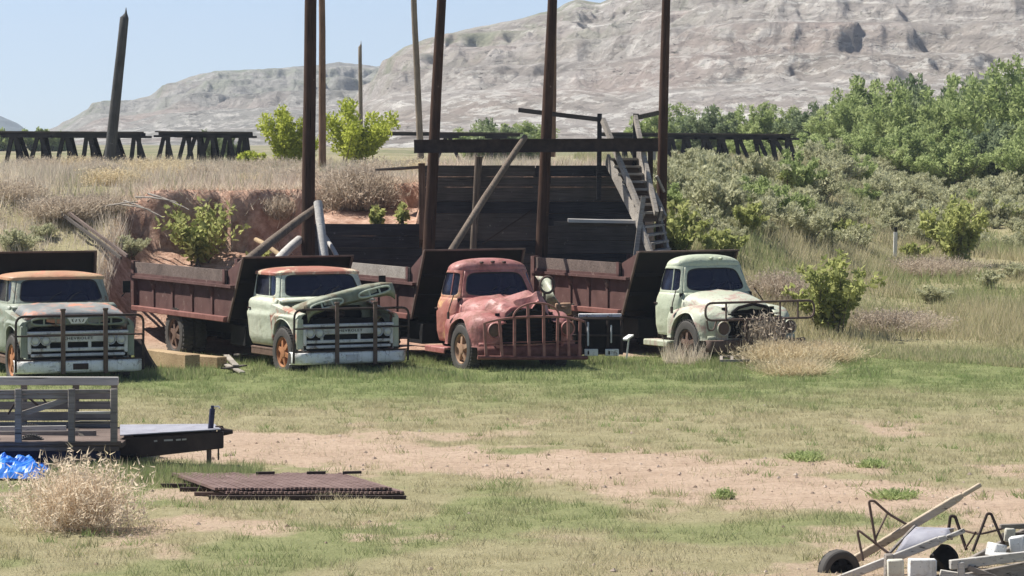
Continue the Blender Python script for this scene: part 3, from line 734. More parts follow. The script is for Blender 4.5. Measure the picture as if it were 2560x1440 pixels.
# ---- the two square-cab trucks
def square_truck(loc, yaw, label, m, hood_up, box, rim, wheel_sink, emblem):
    root = thing('dump_truck', label, 'truck', loc, R(yaw), None)
    S = CabSurf([(0.42, .89, 1.05, 2.42), (0.55, .945, 1.05, 2.44), (0.90, .975, 1.05, 2.46), (0.965, .995, 1.05, 2.47), (1.0, .95, 1.06, 2.45), (1.07, .955, 1.07, 2.45),
                 (1.17, .955, 1.10, 2.45), (1.21, .93, 1.12, 2.44), (1.25, .87, 1.14, 2.42), (1.70, .80, 1.40, 2.36)], 8)
    make_cab(root, S, 0.42, 1.25, 1.68, 0.10, m, roof_pow=2.0, lip=1.055, roof_lip=0.035, door_mat=m.get('door'), ws_n=7)
    # cowl with pale vents
    MB().grid([[Vector((x, yv, z + 0.02 * (1 - (x / 0.9) ** 2))) for x in np.linspace(-0.9, 0.9, 13)] for yv, z in ((0.93, 1.195), (1.05, 1.225), (1.17, 1.25))]).obj('cowl', m['cowl'], root, solid=0.02)
    xf = lambda y, z: float(np.interp(z, S.p[:, 0], S.p[:, 1])) - 0.03 * max(0, (0.9 - y))
    arch = (0.74, 0.42, 0.50)
    for sg in (-1, 1):
        fender(root, sg, xf, 0.13, 1.06, lambda y: 1.0 + 0.14 * max(0, y - 0.2), lambda y: 0.80, arch, 0.40, m['fender'], nose=0.03)
        MB().box((sg * 0.905, 0.115, 0.68), (0.12, 0.03, 0.52)).obj('front_panel', m['fender'], root, bevel=0.01)
        make_wheel(root, (sg * 0.86, 0.74, 0.40 - wheel_sink), 0.44, 0.25, sg, rim, squash=0.03)
        MB().box((sg * 0.80, 1.75, 0.36), (0.26, 1.0, 0.04)).box((sg * 0.9, 1.75, 0.30), (0.05, 1.0, 0.12)).obj('running_board', MT['rim_rust'] if sg < 0 else MT['black'], root, bevel=0.01)
    engine_bay(root, 0.8, 0.34, 1.0, 0.5, 0.93)
    # hood (own frame at the hinge so that it can stand ajar)
    hood = MB(); rows = []
    for yv, z in ((0.0, 0), (-0.25, -0.015), (-0.5, -0.04), (-0.72, -0.075), (-0.83, -0.105), (-0.87, -0.125), (-0.885, -0.15), (-0.885, -0.25), (-0.875, -0.31), (-0.80, -0.335)):
        row = []
        for x in np.linspace(-0.87, 0.87, 25):
            e = abs(x) / 0.87
            zz = z + 0.035 * (1 - e ** 2) - 0.10 * max(0, (e - 0.86) / 0.14) ** 1.5 * (1 if yv > -0.86 else 0.2)
            zz += 0.018 * math.exp(-((abs(x) - 0.46) / 0.06) ** 2) * (1 if yv > -0.86 else 0)
            row.append(Vector((x, yv - 0.03 * (1 - e ** 2) * (yv < -0.7), zz)))
        rows.append(row)
    ho = hood.grid(rows).obj('hood', m['hood'], root, solid=0.014, sharp=50)
    ho.location = (0, 1.02, 1.235); ho.rotation_euler = (R(hood_up[0]), R(hood_up[1]), R(hood_up[2]))
    for sg in (-1, 1):
        cx = sg * 0.47; rw, rh = 0.31, 0.058
        ov = [Vector((cx + se(t, 3)[0] * rw, -0.915, -0.225 + se(t, 3)[1] * rh)) for t in np.linspace(0, 2 * math.pi, 33)[:-1]]
        nz = MB().tube(ov, 0.020, 6, True); nz.tube([(cx - 0.1, -0.915, -0.28), (cx - 0.1, -0.915, -0.17)], 0.018, 6).tube([(cx + 0.1, -0.915, -0.28), (cx + 0.1, -0.915, -0.17)], 0.018, 6)
        q = nz.obj('nostril', m['trim'], ho)
        MB().add([p + Vector((0, 0.004, 0)) for p in ov], [tuple(range(32))]).obj('nostril_shade', MT['black'], q)  # flat black oval: the dark of the recess put in as colour
    if emblem:
        MB().prism([(-0.18, -0.918, -0.165), (0.18, -0.918, -0.165), (0.11, -0.918, -0.265), (-0.11, -0.918, -0.265)], (0, -0.012, 0)).obj('emblem', MT['white_paint'], ho, bevel=0.004)
        for k in range(4):
            MB().box((-0.09 + 0.06 * k, -0.934, -0.215), (0.012, 0.008, 0.05), Matrix.Rotation(R(25 if k % 2 else -25), 3, 'Y')).obj('emblem_mark', MT['black'], ho)
    # grille: stamped panel with slots, twin lamps at both ends
    gr = MB(); yg = 0.10
    gr.box((0, yg, 0.825), (1.72, 0.05, 0.05)).box((0, yg - 0.005, 0.725), (1.66, 0.03, 0.115))
    for x in (-0.82, 0.82): gr.box((x, yg, 0.63), (0.06, 0.045, 0.30))
    gr.box((0, yg, 0.545), (1.66, 0.04, 0.055)).box((0, yg - 0.012, 0.455), (1.60, 0.04, 0.05))
    for x in (-0.50, -0.20, 0.20, 0.50): gr.box((x, yg, 0.62), (0.055, 0.035, 0.12))
    g_o = gr.obj('grille', MT['grille_grey'], root, bevel=0.012)
    MB().box((0, yg + 0.06, 0.63), (1.7, 0.02, 0.46)).obj('grille_backing', MT['black'], g_o)
    text_mesh('grille_lettering', 'CHEVROLET', 0.062, MT['black'], g_o, (0, yg - 0.024, 0.727), (R(90), 0, 0), 0.003, 1.35)
    for x in (-0.73, -0.55, 0.55, 0.73): headlamp(root, (x, yg - 0.022, 0.70), 0.078, MT['grille_grey'])
    # bumper
    bp = MB(); rows = []
    for x in np.linspace(-1.08, 1.08, 31):
        e = max(0, (abs(x) - 0.88) / 0.2); yb = -0.03 + 0.16 * e * e
        dn = 0.012 * mnoise.noise(Vector((x * 4, 3.1 + yaw, 0)))
        rows.append([Vector((x, yb + 0.04, 0.375)), Vector((x, yb - 0.005 + dn, 0.37)), Vector((x, yb - 0.04 + dn, 0.345)), Vector((x, yb - 0.045 - dn, 0.28)), Vector((x, yb - 0.04 + dn, 0.20)), Vector((x, yb, 0.17)), Vector((x, yb + 0.04, 0.165))])
    bo = bp.grid(rows).obj('bumper', MT['white_paint'], root, solid=0.01, sharp=50)
    MB().box((0.0, -0.085, 0.27), (0.26, 0.012, 0.10)).obj('number_plate', MT['iron_dark'] if emblem else MT['grille_grey'], bo, bevel=0.004)
    # bull bar
    bb = MB()
    loop = round_path([(-1.08, -0.02, 0.19), (-1.08, -0.06, 1.11), (1.08, -0.06, 1.11), (1.08, -0.02, 0.19)], 0.14, closed=False)
    bb.tube(loop, 0.021, 8)
    for z in (0.785, 0.385): bb.tube([(-1.08, -0.06, z), (1.08, -0.06, z)], 0.014, 8)
    bo2 = bb.obj('bull_bar', MT['iron_dark'], root)
    for x in (-0.30, 0.42):
        MB().box((x, -0.10, 0.68), (0.075, 0.028, 1.06)).box((x, -0.10, 1.215), (0.09, 0.05, 0.035)).obj('bull_bar_post', MT['iron_brown'], bo2, bevel=0.008)
    MB().tube([(1.05, 1.2, 1.35), (1.12, 1.15, 1.45), (1.12, 1.15, 1.62)], 0.01, 6).box((1.12, 1.13, 1.52), (0.13, 0.02, 0.2)).obj('mirror', MT['black'], root)
    y1, yr = box['y1'], box['yr']
    chassis(root, y1 - 0.2, yr, 0.47, MT['rim_rust'])
    dump_box(root, box['y0'], y1, box['hw'], box['zb'], box['zt'], box['yt'], box['ztop'], box['mats'], box.get('nrib', 4), shield=box.get('shield', 0))
    return root

bmats = (MT['box_red'], MT['box_rail'], MT['timber_brown'], MT['box_black'])
bmats_pale = (MT['box_red'], MT['box_rail'], MT['timber_grey'], MT['box_black'])
def foot(px, py): q = G(px, py); return (q.x, q.y, q.z - 0.01)
T2 = square_truck(foot(877, 931), 27, 'cream green dump truck with red roof and its hood propped ajar', dict(body=MT['chevy_green'], door=MT['chevy_door'], roof=MT['chevy_roof'], hood=MT['chevy_hood'], fender=MT['chevy_fender'], cowl=MT['chevy_door'], trim=MT['chevy_green']),
    (-17, -12, 3), dict(y0=3.0, y1=7.7, yr=5.6, hw=1.05, zb=0.82, zt=1.68, yt=2.3, ztop=1.92, mats=bmats), MT['rim_orange'], 0.06, False)
T1 = square_truck(foot(199, 955), 22, 'dark sage truck with orange roof and closed hood beside wooden trailer rack', dict(body=MT['chevy2_body'], roof=MT['chevy2_roof'], hood=MT['chevy2_hood'], fender=MT['chevy2_body'], cowl=MT['chevy2_body'], trim=MT['chevy2_body']),
    (0, 0, 0), dict(y0=3.0, y1=6.6, yr=5.2, hw=1.0, zb=0.82, zt=1.55, yt=2.75, ztop=2.06, mats=bmats), MT['rim_orange'], 0.06, True)

# ---- the two round-cab trucks
def round_truck(loc, yaw, label, m, crumple, box, rim, wheel_sink, lamps):
    root = thing('dump_truck', label, 'truck', loc, R(yaw), None)
    S = CabSurf([(0.45, .86, 1.15, 2.14), (0.62, .90, 1.15, 2.16), (0.95, .905, 1.17, 2.17), (1.12, .875, 1.21, 2.15), (1.22, .83, 1.25, 2.12), (1.45, .78, 1.36, 2.08), (1.70, .71, 1.48, 2.02)], 4.2)
    make_cab(root, S, 0.45, 1.22, 1.69, 0.215, m, roof_pow=2.3, lip=1.0, door_mat=m.get('door'), ws_n=5)
    xf = lambda y, z: 0.985 - 0.05 * max(0, y - 0.9) - 0.30 * max(0, (0.42 - y) / 0.42) ** 2 - 0.16 * max(0, (z - 0.72) / 0.28) ** 2
    zt = lambda y: float(np.interp(y, [0.0, 0.15, 0.4, 0.75, 1.1, 1.5], [0.80, 0.90, 0.98, 1.0, 0.96, 0.86]))
    arch = (0.78, 0.40, 0.49)
    for sg in (-1, 1):
        f = fender(root, sg, xf, 0.02, 1.42, zt, lambda y: 0.46 + 0.14 * min(1, y), arch, 0.42, m['fender'], nose=0.10)
        make_wheel(root, (sg * 0.84, 0.78, 0.40 - wheel_sink), 0.44, 0.25, sg, rim, squash=0.03, spokes=5)
        MB().box((sg * 0.86, 1.78, 0.33), (0.30, 0.85, 0.04)).box((sg * 1.0, 1.78, 0.29), (0.03, 0.85, 0.10)).obj('running_board', m['fender'], root, bevel=0.012)
        headlamp(root, (sg * 0.70, -0.09, 0.64 if lamps else 0.72), 0.125, m['fender'], lens=MT['iron_brown'])
    engine_bay(root, 0.5, 0.30, 1.1, 0.5, 1.0)
    # hood: arched loft narrowing to a rounded nose
    rows = []
    st = [(1.42, .80, 1.265), (1.2, .77, 1.25), (1.0, .72, 1.23), (0.8, .665, 1.205), (0.6, .605, 1.175), (0.42, .55, 1.145), (0.28, .51, 1.115), (0.18, .475, 1.08), (0.11, .44, 1.03), (0.07, .42, 0.96)]
    for yv, hw, ztp in st:
        row = []
        zb = 0.84 + 0.02 * yv
        for k in range(33):
            a = math.pi * k / 32; cx, sz = se(a, 3.0); p = Vector((-hw * cx, yv, zb + (ztp - zb) * sz))
            p.z += 0.02 * math.exp(-(p.x / 0.03) ** 2)
            if crumple:
                f = max(0, min(1, (1.05 - yv) / 0.5)); nn = 0.55 - 1.6 * abs(mnoise.noise(Vector((p.x * 2.6, yv * 4.2, 1.7)))) - 0.7 * abs(mnoise.noise(Vector((p.x * 6, yv * 7, 4.2))))
                p.z += f * (0.11 * nn + 0.05 * math.sin(yv * 24 + p.x * 3) * sz + 0.04) + 0.16 * f * f * math.exp(-((p.x - 0.30) / 0.20) ** 2) * sz - 0.10 * math.exp(-((yv - 0.95) / 0.10) ** 2) * math.exp(-((p.x - 0.15) / 0.30) ** 2)
                p.z += 0.05 * f * f * sz * math.exp(-((p.x + 0.38) / 0.15) ** 2); p.y += f * 0.07 * mnoise.noise(Vector((p.x * 4, 9.1, yv * 2)))
            row.append(p)
        rows.append(row)
    ho = MB().grid(rows).obj('hood', m['hood'], root, solid=0.012, sharp=14 if crumple else 40)
    # radiator opening and grille bars
    gb = MB()
    for k in range(7): gb.tube([(x, -0.02 - 0.05 * (1 - (x / 0.6) ** 2), 0.48 + 0.068 * k) for x in np.linspace(-0.56, 0.56, 9)], 0.013, 6)
    gb.tube([(-0.42, 0.06, 0.9), (-0.3, 0.04, 1.0), (0, 0.02, 1.06), (0.3, 0.04, 1.0), (0.42, 0.06, 0.9)], 0.03, 6)
    gobj = gb.obj('grille', m['grille'], root)
    MB().box((0, 0.20, 0.72), (1.1, 0.03, 0.56)).obj('grille_backing', MT['black'], gobj)
    MB().grid([[Vector((x, -0.03 + 0.12 * (abs(x) / 0.95) ** 2, z)) for x in np.linspace(-0.92, 0.92, 13)] for z in (0.40, 0.46, 0.50)]).obj('front_apron', m['fender'], root, solid=0.02)
    for k, x in enumerate((-0.22, 0.0, 0.22) if crumple else (0.02, 0.22)):
        p = MB().box((x, 1.50, 1.845 - 0.05 * abs(x)), (0.05, 0.10, 0.035)).obj('roof_lamp', m['lampmat'], root, bevel=0.01)
    for sg in (-1, 1):
        MB().tube([(sg * 0.84, 1.32, 1.28), (sg * 0.97, 1.22, 1.05), (sg * 0.99, 1.22, 0.95)], 0.011, 6).box((sg * 0.99, 1.22, 0.92), (0.03, 0.05, 0.12)).obj('mirror_arm', MT['iron_dark'], root)
    chassis(root, box['y1'] - 0.2, box['yr'], 0.47, MT['rim_rust'])
    dump_box(root, box['y0'], box['y1'], box['hw'], box['zb'], box['zt'], box['yt'], box['ztop'], box['mats'], box.get('nrib', 4), shield=box.get('shield', 0))
    return root, S

T3, S3 = round_truck(foot(1322, 925), 25, 'faded red round cab truck with crumpled hood and barred grille guard', dict(body=MT['inter_red'], door=MT['inter_red_door'], roof=MT['inter_red'], hood=MT['inter_red'], fender=MT['inter_red'], grille=MT['box_black'], lampmat=MT['iron_dark']),
    True, dict(y0=2.9, y1=6.2, yr=4.7, hw=0.97, zb=0.84, zt=1.70, yt=2.3, ztop=2.02, mats=bmats_pale, nrib=3), MT['rim_tan'], 0.04, False)
gd = MB()
yb_ = lambda x: -0.16 - 0.12 * (1 - (x / 1.05) ** 2)
gd.tube([(x, yb_(x), 0.235 - 0.03 * x) for x in np.linspace(-1.05, 1.05, 15)], 0.035, 8)
go = gd.obj('grille_guard', MT['iron_red'], T3)
top = lambda x: 0.95 - 0.10 * (abs(x) / 0.95) ** 3
MB().tube([(x, yb_(x), top(x)) for x in np.linspace(-0.95, 0.98, 17)], 0.02, 8).obj('top_rail', MT['guard_red'], go)
MB().tube([(0.02 + 0.44 * math.cos(t), yb_(0.4 * math.cos(t)), 0.95 + 0.24 * math.sin(t)) for t in np.linspace(0, math.pi, 15)], 0.018, 8).obj('arch', MT['guard_red'], go)
for i, (x, x2) in enumerate(((-0.90, -0.93), (-0.62, -0.66), (-0.40, -0.40), (-0.12, -0.14), (0.16, 0.15), (0.42, 0.44), (0.66, 0.66), (0.88, 0.90))):
    zt_ = top(x2) if i not in (3, 4) else 1.16
    MB().beam((x, yb_(x), 0.24), (x2 + 0.015 * random.uniform(-1, 1), yb_(x2), zt_), 0.05, 0.022, (0, -1, 0)).obj('vertical_bar', MT['guard_red'], go)
MB().tube([(-0.9, yb_(-0.9) + 0.05, 0.5), (-0.62, yb_(-0.6) + 0.03, 0.48)], 0.014, 6).tube([(-0.4, yb_(0), 0.52), (0.9, yb_(0.9) + 0.03, 0.50)], 0.010, 6).obj('cross_rod', MT['iron_red'], go)

T4, S4 = round_truck(foot(1884, 906), 28, 'mint green round cab truck with wide tube bull bar among dry grass', dict(body=MT['inter_green'], door=MT['inter_green'], roof=MT['inter_green'], hood=MT['inter_green_worn'], fender=MT['inter_green_worn'], grille=MT['box_black'], lampmat=MT['inter_green']),
    False, dict(y0=2.9, y1=6.3, yr=4.9, hw=1.06, zb=0.82, zt=1.72, yt=2.32, ztop=1.93, mats=bmats, nrib=4, shield=0.06), MT['rim_rust'], 0.08, True)
bb = MB(); bb.tube(round_path([(-1.15, -0.22, 0.80), (-1.15, -0.22, 1.11), (1.15, -0.22, 1.11), (1.15, -0.22, 0.80)], 0.14), 0.022, 8, True)
b4 = bb.obj('bull_bar', MT['iron_brown'], T4)
for x in (-0.72, 0.42, 0.80): MB().tube([(x, -0.22, 0.80), (x, -0.22, 1.11)], 0.018, 8).obj('bull_bar_upright', MT['iron_brown'], b4)
for x in (-0.30, 0.50): MB().box((x, -0.21, 0.61), (0.06, 0.025, 0.40)).obj('bull_bar_leg', MT['iron_brown'], b4)
MB().tube(round_path([(-1.12, -0.22, 0.80), (-1.08, -0.20, 0.62), (-0.95, -0.18, 0.62), (-0.88, -0.15, 0.78)], 0.08, False), 0.016, 8).obj('bull_bar_hook', MT['iron_brown'], b4)
rows = []
for x in np.linspace(-1.05, 1.05, 21):
    e = max(0, (abs(x) - 0.8) / 0.25); yv = -0.20 + 0.12 * e * e
    rows.append([Vector((x, yv + 0.06, 0.43)), Vector((x, yv, 0.425)), Vector((x, yv - 0.01, 0.33)), Vector((x, yv, 0.235)), Vector((x, yv + 0.06, 0.23))])
MB().grid(rows).obj('bumper', MT['iron_brown'], T4, solid=0.012, sharp=50)
MB().tube([(0.25, -0.22, 0.30), (0.32, -0.27, 0.36), (0.40, -0.22, 0.30), (0.32, -0.24, 0.26)], 0.015, 6, True).obj('tow_hook', MT['iron_dark'], T4)
rows = []
for x in np.linspace(-1.0, 1.0, 15):
    rows.append([Vector((x, -0.03, 0.44)), Vector((x, -0.06, 0.36)), Vector((x, -0.06, 0.26)), Vector((x, -0.03, 0.22))])
MB().grid(rows).obj('bumper', MT['iron_red'], T3, solid=0.012)

# ------------------------------------------------------------------ poles
def pole(px0, py0, px1, py1, D, w0, w1, mat, label, name='timber_pole', tip=None, D1=None, sink=0.0, cleats=0):
    """round timber from the foot pixel to the head pixel; widths are in photograph pixels"""
    a = P(px0, py0, D); b = P(px1, py1, D1 or D); a.z -= sink
    k = D / F; n = 9; path = []; rad = []
    sd = px0 * 0.01
    for i in range(n + 1):
        t = i / n; p = a.lerp(b, t)
        p.x += 0.012 * mnoise.noise(Vector((t * 4, sd, 0))); p.y += 0.02 * mnoise.noise(Vector((t * 4, sd, 7)))
        path.append(p); rad.append((w0 + (w1 - w0) * t) / 2 * k)
    mb = MB()
    if tip:
        path += [b + Vector((0.03, 0, 0.05)), b + Vector((0.045, 0, 0.14)), b + Vector((0.05, 0, 0.30))]; rad += [rad[-1] * 0.7, rad[-1] * 0.28, rad[-1] * 0.06]
    mb.tube(path, rad, 12)
    if cleats:
        root = thing(name, label, 'pole', a)
        mb.obj('trunk', mat, root, world=True, sharp=60)
        for i in range(cleats):
            t = 0.15 + 0.8 * i / cleats; p = a.lerp(b, t); r = (w0 + (w1 - w0) * t) / 2 * k
            MB().tube([p + Vector((-r - 0.05, -0.01, 0)), p + Vector((r + 0.05, -0.01, 0.0))], 0.010, 6).obj('step_bolt', MT['iron_brown'], root, world=True)
        return root
    return mb.solo(name, mat, label, 'pole', sharp=60)

pole(268, 405, 311, 45, 96, 29, 22, MT['pole_slate'], 'slate grey pole leaning over the trestle with splintered tip', tip=True, sink=0.5)
pole(766, 840, 778, -90, 64.6, 36, 29, MT['pole_dark'], 'dark creosoted pole rising behind the cream green truck', sink=0.3)
pole(806, 370, 805, -90, 84, 19, 15, MT['pole_brown'], 'brown pole close behind the dark pole, beside the bright shrub', sink=0.5)
pole(1052, 352, 1031, -80, 92, 17, 14, MT['pole_grey'], 'pale grey weathered pole standing behind the plank wall', sink=0.5)
pole(1058, 850, 1108, -90, 65.2, 34, 22, MT['pole_dark'], 'dark leaning pole at the corner of the plank wall', sink=0.3)
pole(1342, 850, 1384, -90, 65.2, 34, 22, MT['pole_dark'], 'dark leaning pole before the middle of the plank wall', sink=0.3)
pole(1379, 345, 1386, -80, 88, 20, 15, MT['pole_brown'], 'brown pole half hidden behind the middle dark pole', sink=0.5)
pole(1646, 700, 1667, -90, 66.6, 30, 20, MT['pole_dark'], 'dark pole standing beside the wooden stairs', sink=1.2)
pole(903, 345, 900, 118, 150, 11, 9, MT['pole_grey'], 'slim far pole with thin tip rising from the bright shrub', tip=True, sink=1.0)

# ------------------------------------------------------------------ plank retaining walls
def unit_box(name, mat):
    return MB().box((0, 0, 0), (1, 1, 1)).obj(name, mat)
def plank_wall(name, label, x0, x1, y, zlist, joints, mat, post_x, depth=0.09):
    root = thing(name, label, 'wall', ((x0 + x1) / 2, y, 0))
    rows = zlist
    for i in range(len(rows) - 1):
        za, zb = rows[i], rows[i + 1]; xs_ = [x0] + [j + random.uniform(-0.12, 0.12) for j in joints] + [x1 + random.uniform(-0.05, 0.05)]
        for a, b in zip(xs_[:-1], xs_[1:]):
            mb = MB(); n = 6; r1 = []; dy = random.uniform(-0.025, 0.025)
            top = [zb - 0.005 + random.uniform(-0.003, 0.003) for _ in range(n + 1)]
            for k in range(n + 1):
                x = a + 0.006 + (b - a - 0.012) * k / n
                r1.append([Vector((x, y + dy - depth / 2, za)), Vector((x, y + dy - depth / 2, top[k])), Vector((x, y + dy + depth / 2, top[k])), Vector((x, y + dy + depth / 2, za))])
            mb.grid(r1, closed=True); m_ = len(r1) * 4
            mb.F += [(0, 1, 2, 3), (m_ - 1, m_ - 2, m_ - 3, m_ - 4)]
            mb.obj('plank', MT['timber_black'] if random.random() < 0.4 else mat, root, world=True, smooth=False)
    for px_ in post_x:
        MB().box((px_, y + 0.12, (rows[0] + rows[-1]) / 2), (0.16, 0.1, rows[-1] - rows[0] - 0.1)).obj('post', mat, root, world=True)
    return root
zl = [-0.05]
while zl[-1] < 3.35: zl.append(zl[-1] + random.uniform(0.20, 0.29))
zl[-1] = 3.50
plank_wall('retaining_wall', 'tall dark plank retaining wall under the steel beam', -1.74, 2.66, 65.98, zl, [0.55], MT['timber_dark'], (-1.6, 0.5, 2.5))
zl2 = list(np.linspace(-0.05, 2.34, 11))
plank_wall('retaining_wall', 'low dark plank wall beneath the eroded red bank', -3.95, -1.80, 65.90, zl2, [], MT['timber_dark'], (-3.8, -2.0))
# loose covering board and thin post at the wall's left end
MB().beam(P(965, 424, 67.6), P(1062, 417, 67.2), 0.9, 0.04, (0, 0, 1)).solo('cover_board', MT['timber_dark'], 'dark board lying on the bank edge left of the plank wall', 'board')
MB().beam(P(1057, 600, 65.7), P(1054, 408, 65.7), 0.13, 0.13, (0, 1, 0)).solo('corner_post', MT['pole_brown'], 'short brown post at the left corner of the plank wall', 'post')

# steel beam across the top
D = 64.9; a = P(1035, 366, D); b = P(1646, 362, D)
root = thing('steel_beam', 'long dark steel beam across the poles above the plank wall', 'beam', (a + b) / 2 - Vector((0, 0, 0.13)))
dz = Vector((0, 0, 0.12))
MB().beam(a, b, 0.02, 0.22).obj('web', MT['iron_dark'], root, world=True)
for s_ in (1, -1): MB().beam(a + dz * s_, b + dz * s_, 0.16, 0.022).obj('flange', MT['iron_dark'], root, world=True)
for t in (0.08, 0.55, 0.97): MB().beam(a.lerp(b, t) - dz + Vector((0, 0.3, 0)), a.lerp(b, t) - Vector((0, -0.3, 0.75)), 0.10, 0.10).obj('bracket', MT['iron_dark'], root, world=True)

# logs and props
def log(p0, p1, r0, r1, mat, label, name='log', cat='log', n=10, bend=0.03):
    path = []; rr = []
    for i in range(9):
        t = i / 8; p = Vector(p0).lerp(Vector(p1), t) + Vector((0, 0, bend * math.sin(math.pi * t) + 0.012 * mnoise.noise(Vector((t * 5, p0[0], 1)))))
        path.append(p); rr.append((r0 + (r1 - r0) * t) * (1 + 0.08 * mnoise.noise(Vector((t * 7, p0[0], 3)))))
    return MB().tube(path, rr, n).solo(name, mat, label, cat, sharp=55)
log(P(1105, 665, 62.2), P(1313, 342, 64.6), 0.070, 0.060, MT['pole_mid'], 'slanting grey log leaning from red truck box to steel beam')
log(P(1178, 700, 65.6), P(1197, 392, 65.6), 0.065, 0.075, MT['pole_mid'], 'upright grey post crossing behind the slanting log', 'post', 'post', bend=0)
log(P(1205, 610, 65.7), P(1330, 525, 65.75), 0.014, 0.014, MT['iron_dark'], 'thin dark rod slanting across the plank wall', 'rod', 'rod', 6, 0)
log(P(600, 668, 62.4), P(801, 512, 64.5), 0.10, 0.075, MT['pole_mid'], 'brown log slanting up to the pole behind cream green truck')
log(P(816, 690, 63.5), P(795, 505, 64.3), 0.095, 0.085, MT['timber_pale'], 'bleached pale post propped beside the dark pole', 'post', 'post', bend=0)
log(P(680, 668, 63.2), P(748, 600, 64.6), 0.09, 0.09, MT['timber_pale'], 'short bleached log below the brown slanting log')
log(P(855, 668, 63.5), P(812, 590, 64.6), 0.05, 0.04, MT['timber_pale'], 'thin pale pole slanting down beside bleached post')
log(P(700, 640, 64.2), P(640, 600, 65.4), 0.05, 0.05, MT['timber_tan'], 'thin tan stick lying on the red bank slope')
for k, (q0, q1) in enumerate((((155, 535, 66.6), (303, 645, 63.6)), ((172, 532, 66.5), (318, 640, 63.5)))):
    a = P(*q0); b = P(*q1)
    MB().beam(a, b, 0.04, 0.06).solo('fallen_plank', MT['timber_brown'] if k else MT['timber_dark'], ['dark plank fallen down the bank beside dead brush', 'brown plank lying along the dark plank on the bank'][k], 'plank')
for k in range(5):
    a = P(250 + 30 * k, 520 - 9 * k, 67.2); b = P(345 + 32 * k, 505 + 20 * (k % 3), 66.5)
    log(a, b, 0.022, 0.012, MT['timber_grey'], 'grey dead root poking from the eroded bank', 'root', 'root', 6).__setitem__('group', 'dead roots in the bank')

# ------------------------------------------------------------------ stairs, rail and landing right of the wall
Ds = 64.3
def q(px, py, dd=0.0): return P(px, py, Ds + dd)
root = thing('wooden_stairs', 'grey wooden stairs with handrails climbing to the top of the plank wall', 'stairs', q(1615, 690))
def piece(nm, a, b, wd, ht, mat='timber_grey', up=(0, 0, 1)): return MB().beam(a, b, wd, ht, up).obj(nm, MT[mat], root, world=True)
L0, L1 = q(1518, 398, 1.4), q(1598, 558, -0.3); R0_, R1_ = q(1592, 386, 1.4), q(1652, 540, -0.3)
piece('stringer', L0, L1, 0.05, 0.24); piece('stringer', R0_, R1_, 0.05, 0.24)
for k in range(8):
    t = (k + 0.5) / 8.2; a = L0.lerp(L1, t); b = R0_.lerp(R1_, t); b.z = a.z = (a.z + b.z) / 2 + 0.03
    piece('tread', a + Vector((0.02, 0, 0)), b - Vector((0.02, 0, 0)), 0.26, 0.045)
    piece('riser', a + Vector((0.02, 0.12, -0.10)), b + Vector((-0.02, 0.12, -0.10)), 0.02, 0.16, 'timber_brown')
piece('handrail', q(1507, 300, 1.3), q(1607, 542, -0.4), 0.07, 0.12); piece('handrail', q(1588, 292, 1.3), q(1641, 534, -0.4), 0.07, 0.12)
piece('handrail_post', q(1497, 500, 1.4), q(1499, 284, 1.4), 0.09, 0.10, 'timber_black', (0, 1, 0)); piece('handrail_post', q(1588, 430, 1.4), q(1590, 284, 1.4), 0.11, 0.10, 'timber_black', (0, 1, 0))
piece('handrail_top', q(1296, 275, 1.5), q(1500, 299, 1.4), 0.06, 0.09, 'timber_dark'); piece('handrail_top', q(1592, 294, 1.4), q(1645, 282, 1.9), 0.06, 0.09, 'timber_dark')
piece('landing', q(1420, 551, 0.2), q(1598, 554, 0.2), 0.75, 0.06, 'timber_pale')
piece('landing_beam', q(1385, 560, 0.35), q(1592, 560, 0.35), 0.06, 0.09, 'timber_dark')
piece('landing_post', q(1582, 690, -0.4), q(1609, 490, -0.4), 0.09, 0.09, 'timber_grey', (0, 1, 0))
piece('landing_post', q(1600, 680, 0.5), q(1604, 556, 0.5), 0.09, 0.09, 'timber_brown', (0, 1, 0))
piece('lower_stringer', q(1600, 560, -0.3), q(1634, 655, -0.8), 0.05, 0.16); piece('lower_stringer', q(1650, 550, 0.1), q(1672, 640, -0.4), 0.05, 0.16)
for k in range(4):
    t = (k + 0.6) / 4.5
    piece('lower_tread', q(1600, 560, -0.3).lerp(q(1634, 655, -0.8), t) + Vector((0, 0, 0.04)), q(1650, 550, 0.1).lerp(q(1672, 640, -0.4), t) + Vector((0, 0, 0.0)), 0.2, 0.04)
piece('knee_brace', q(1641, 440, 1.9), q(1660, 480, 2.0), 0.05, 0.05); piece('side_board', q(1636, 488, 0.6), q(1662, 545, 0.3), 0.05, 0.14)
MB().box(P(1629, 386, 66.2), (0.16, 0.12, 0.22)).box(P(1629, 377, 66.2), (0.18, 0.14, 0.03)).solo('meter_box', MT['timber_pale'], 'small pale metal box fixed near the head of the stairs', 'box')

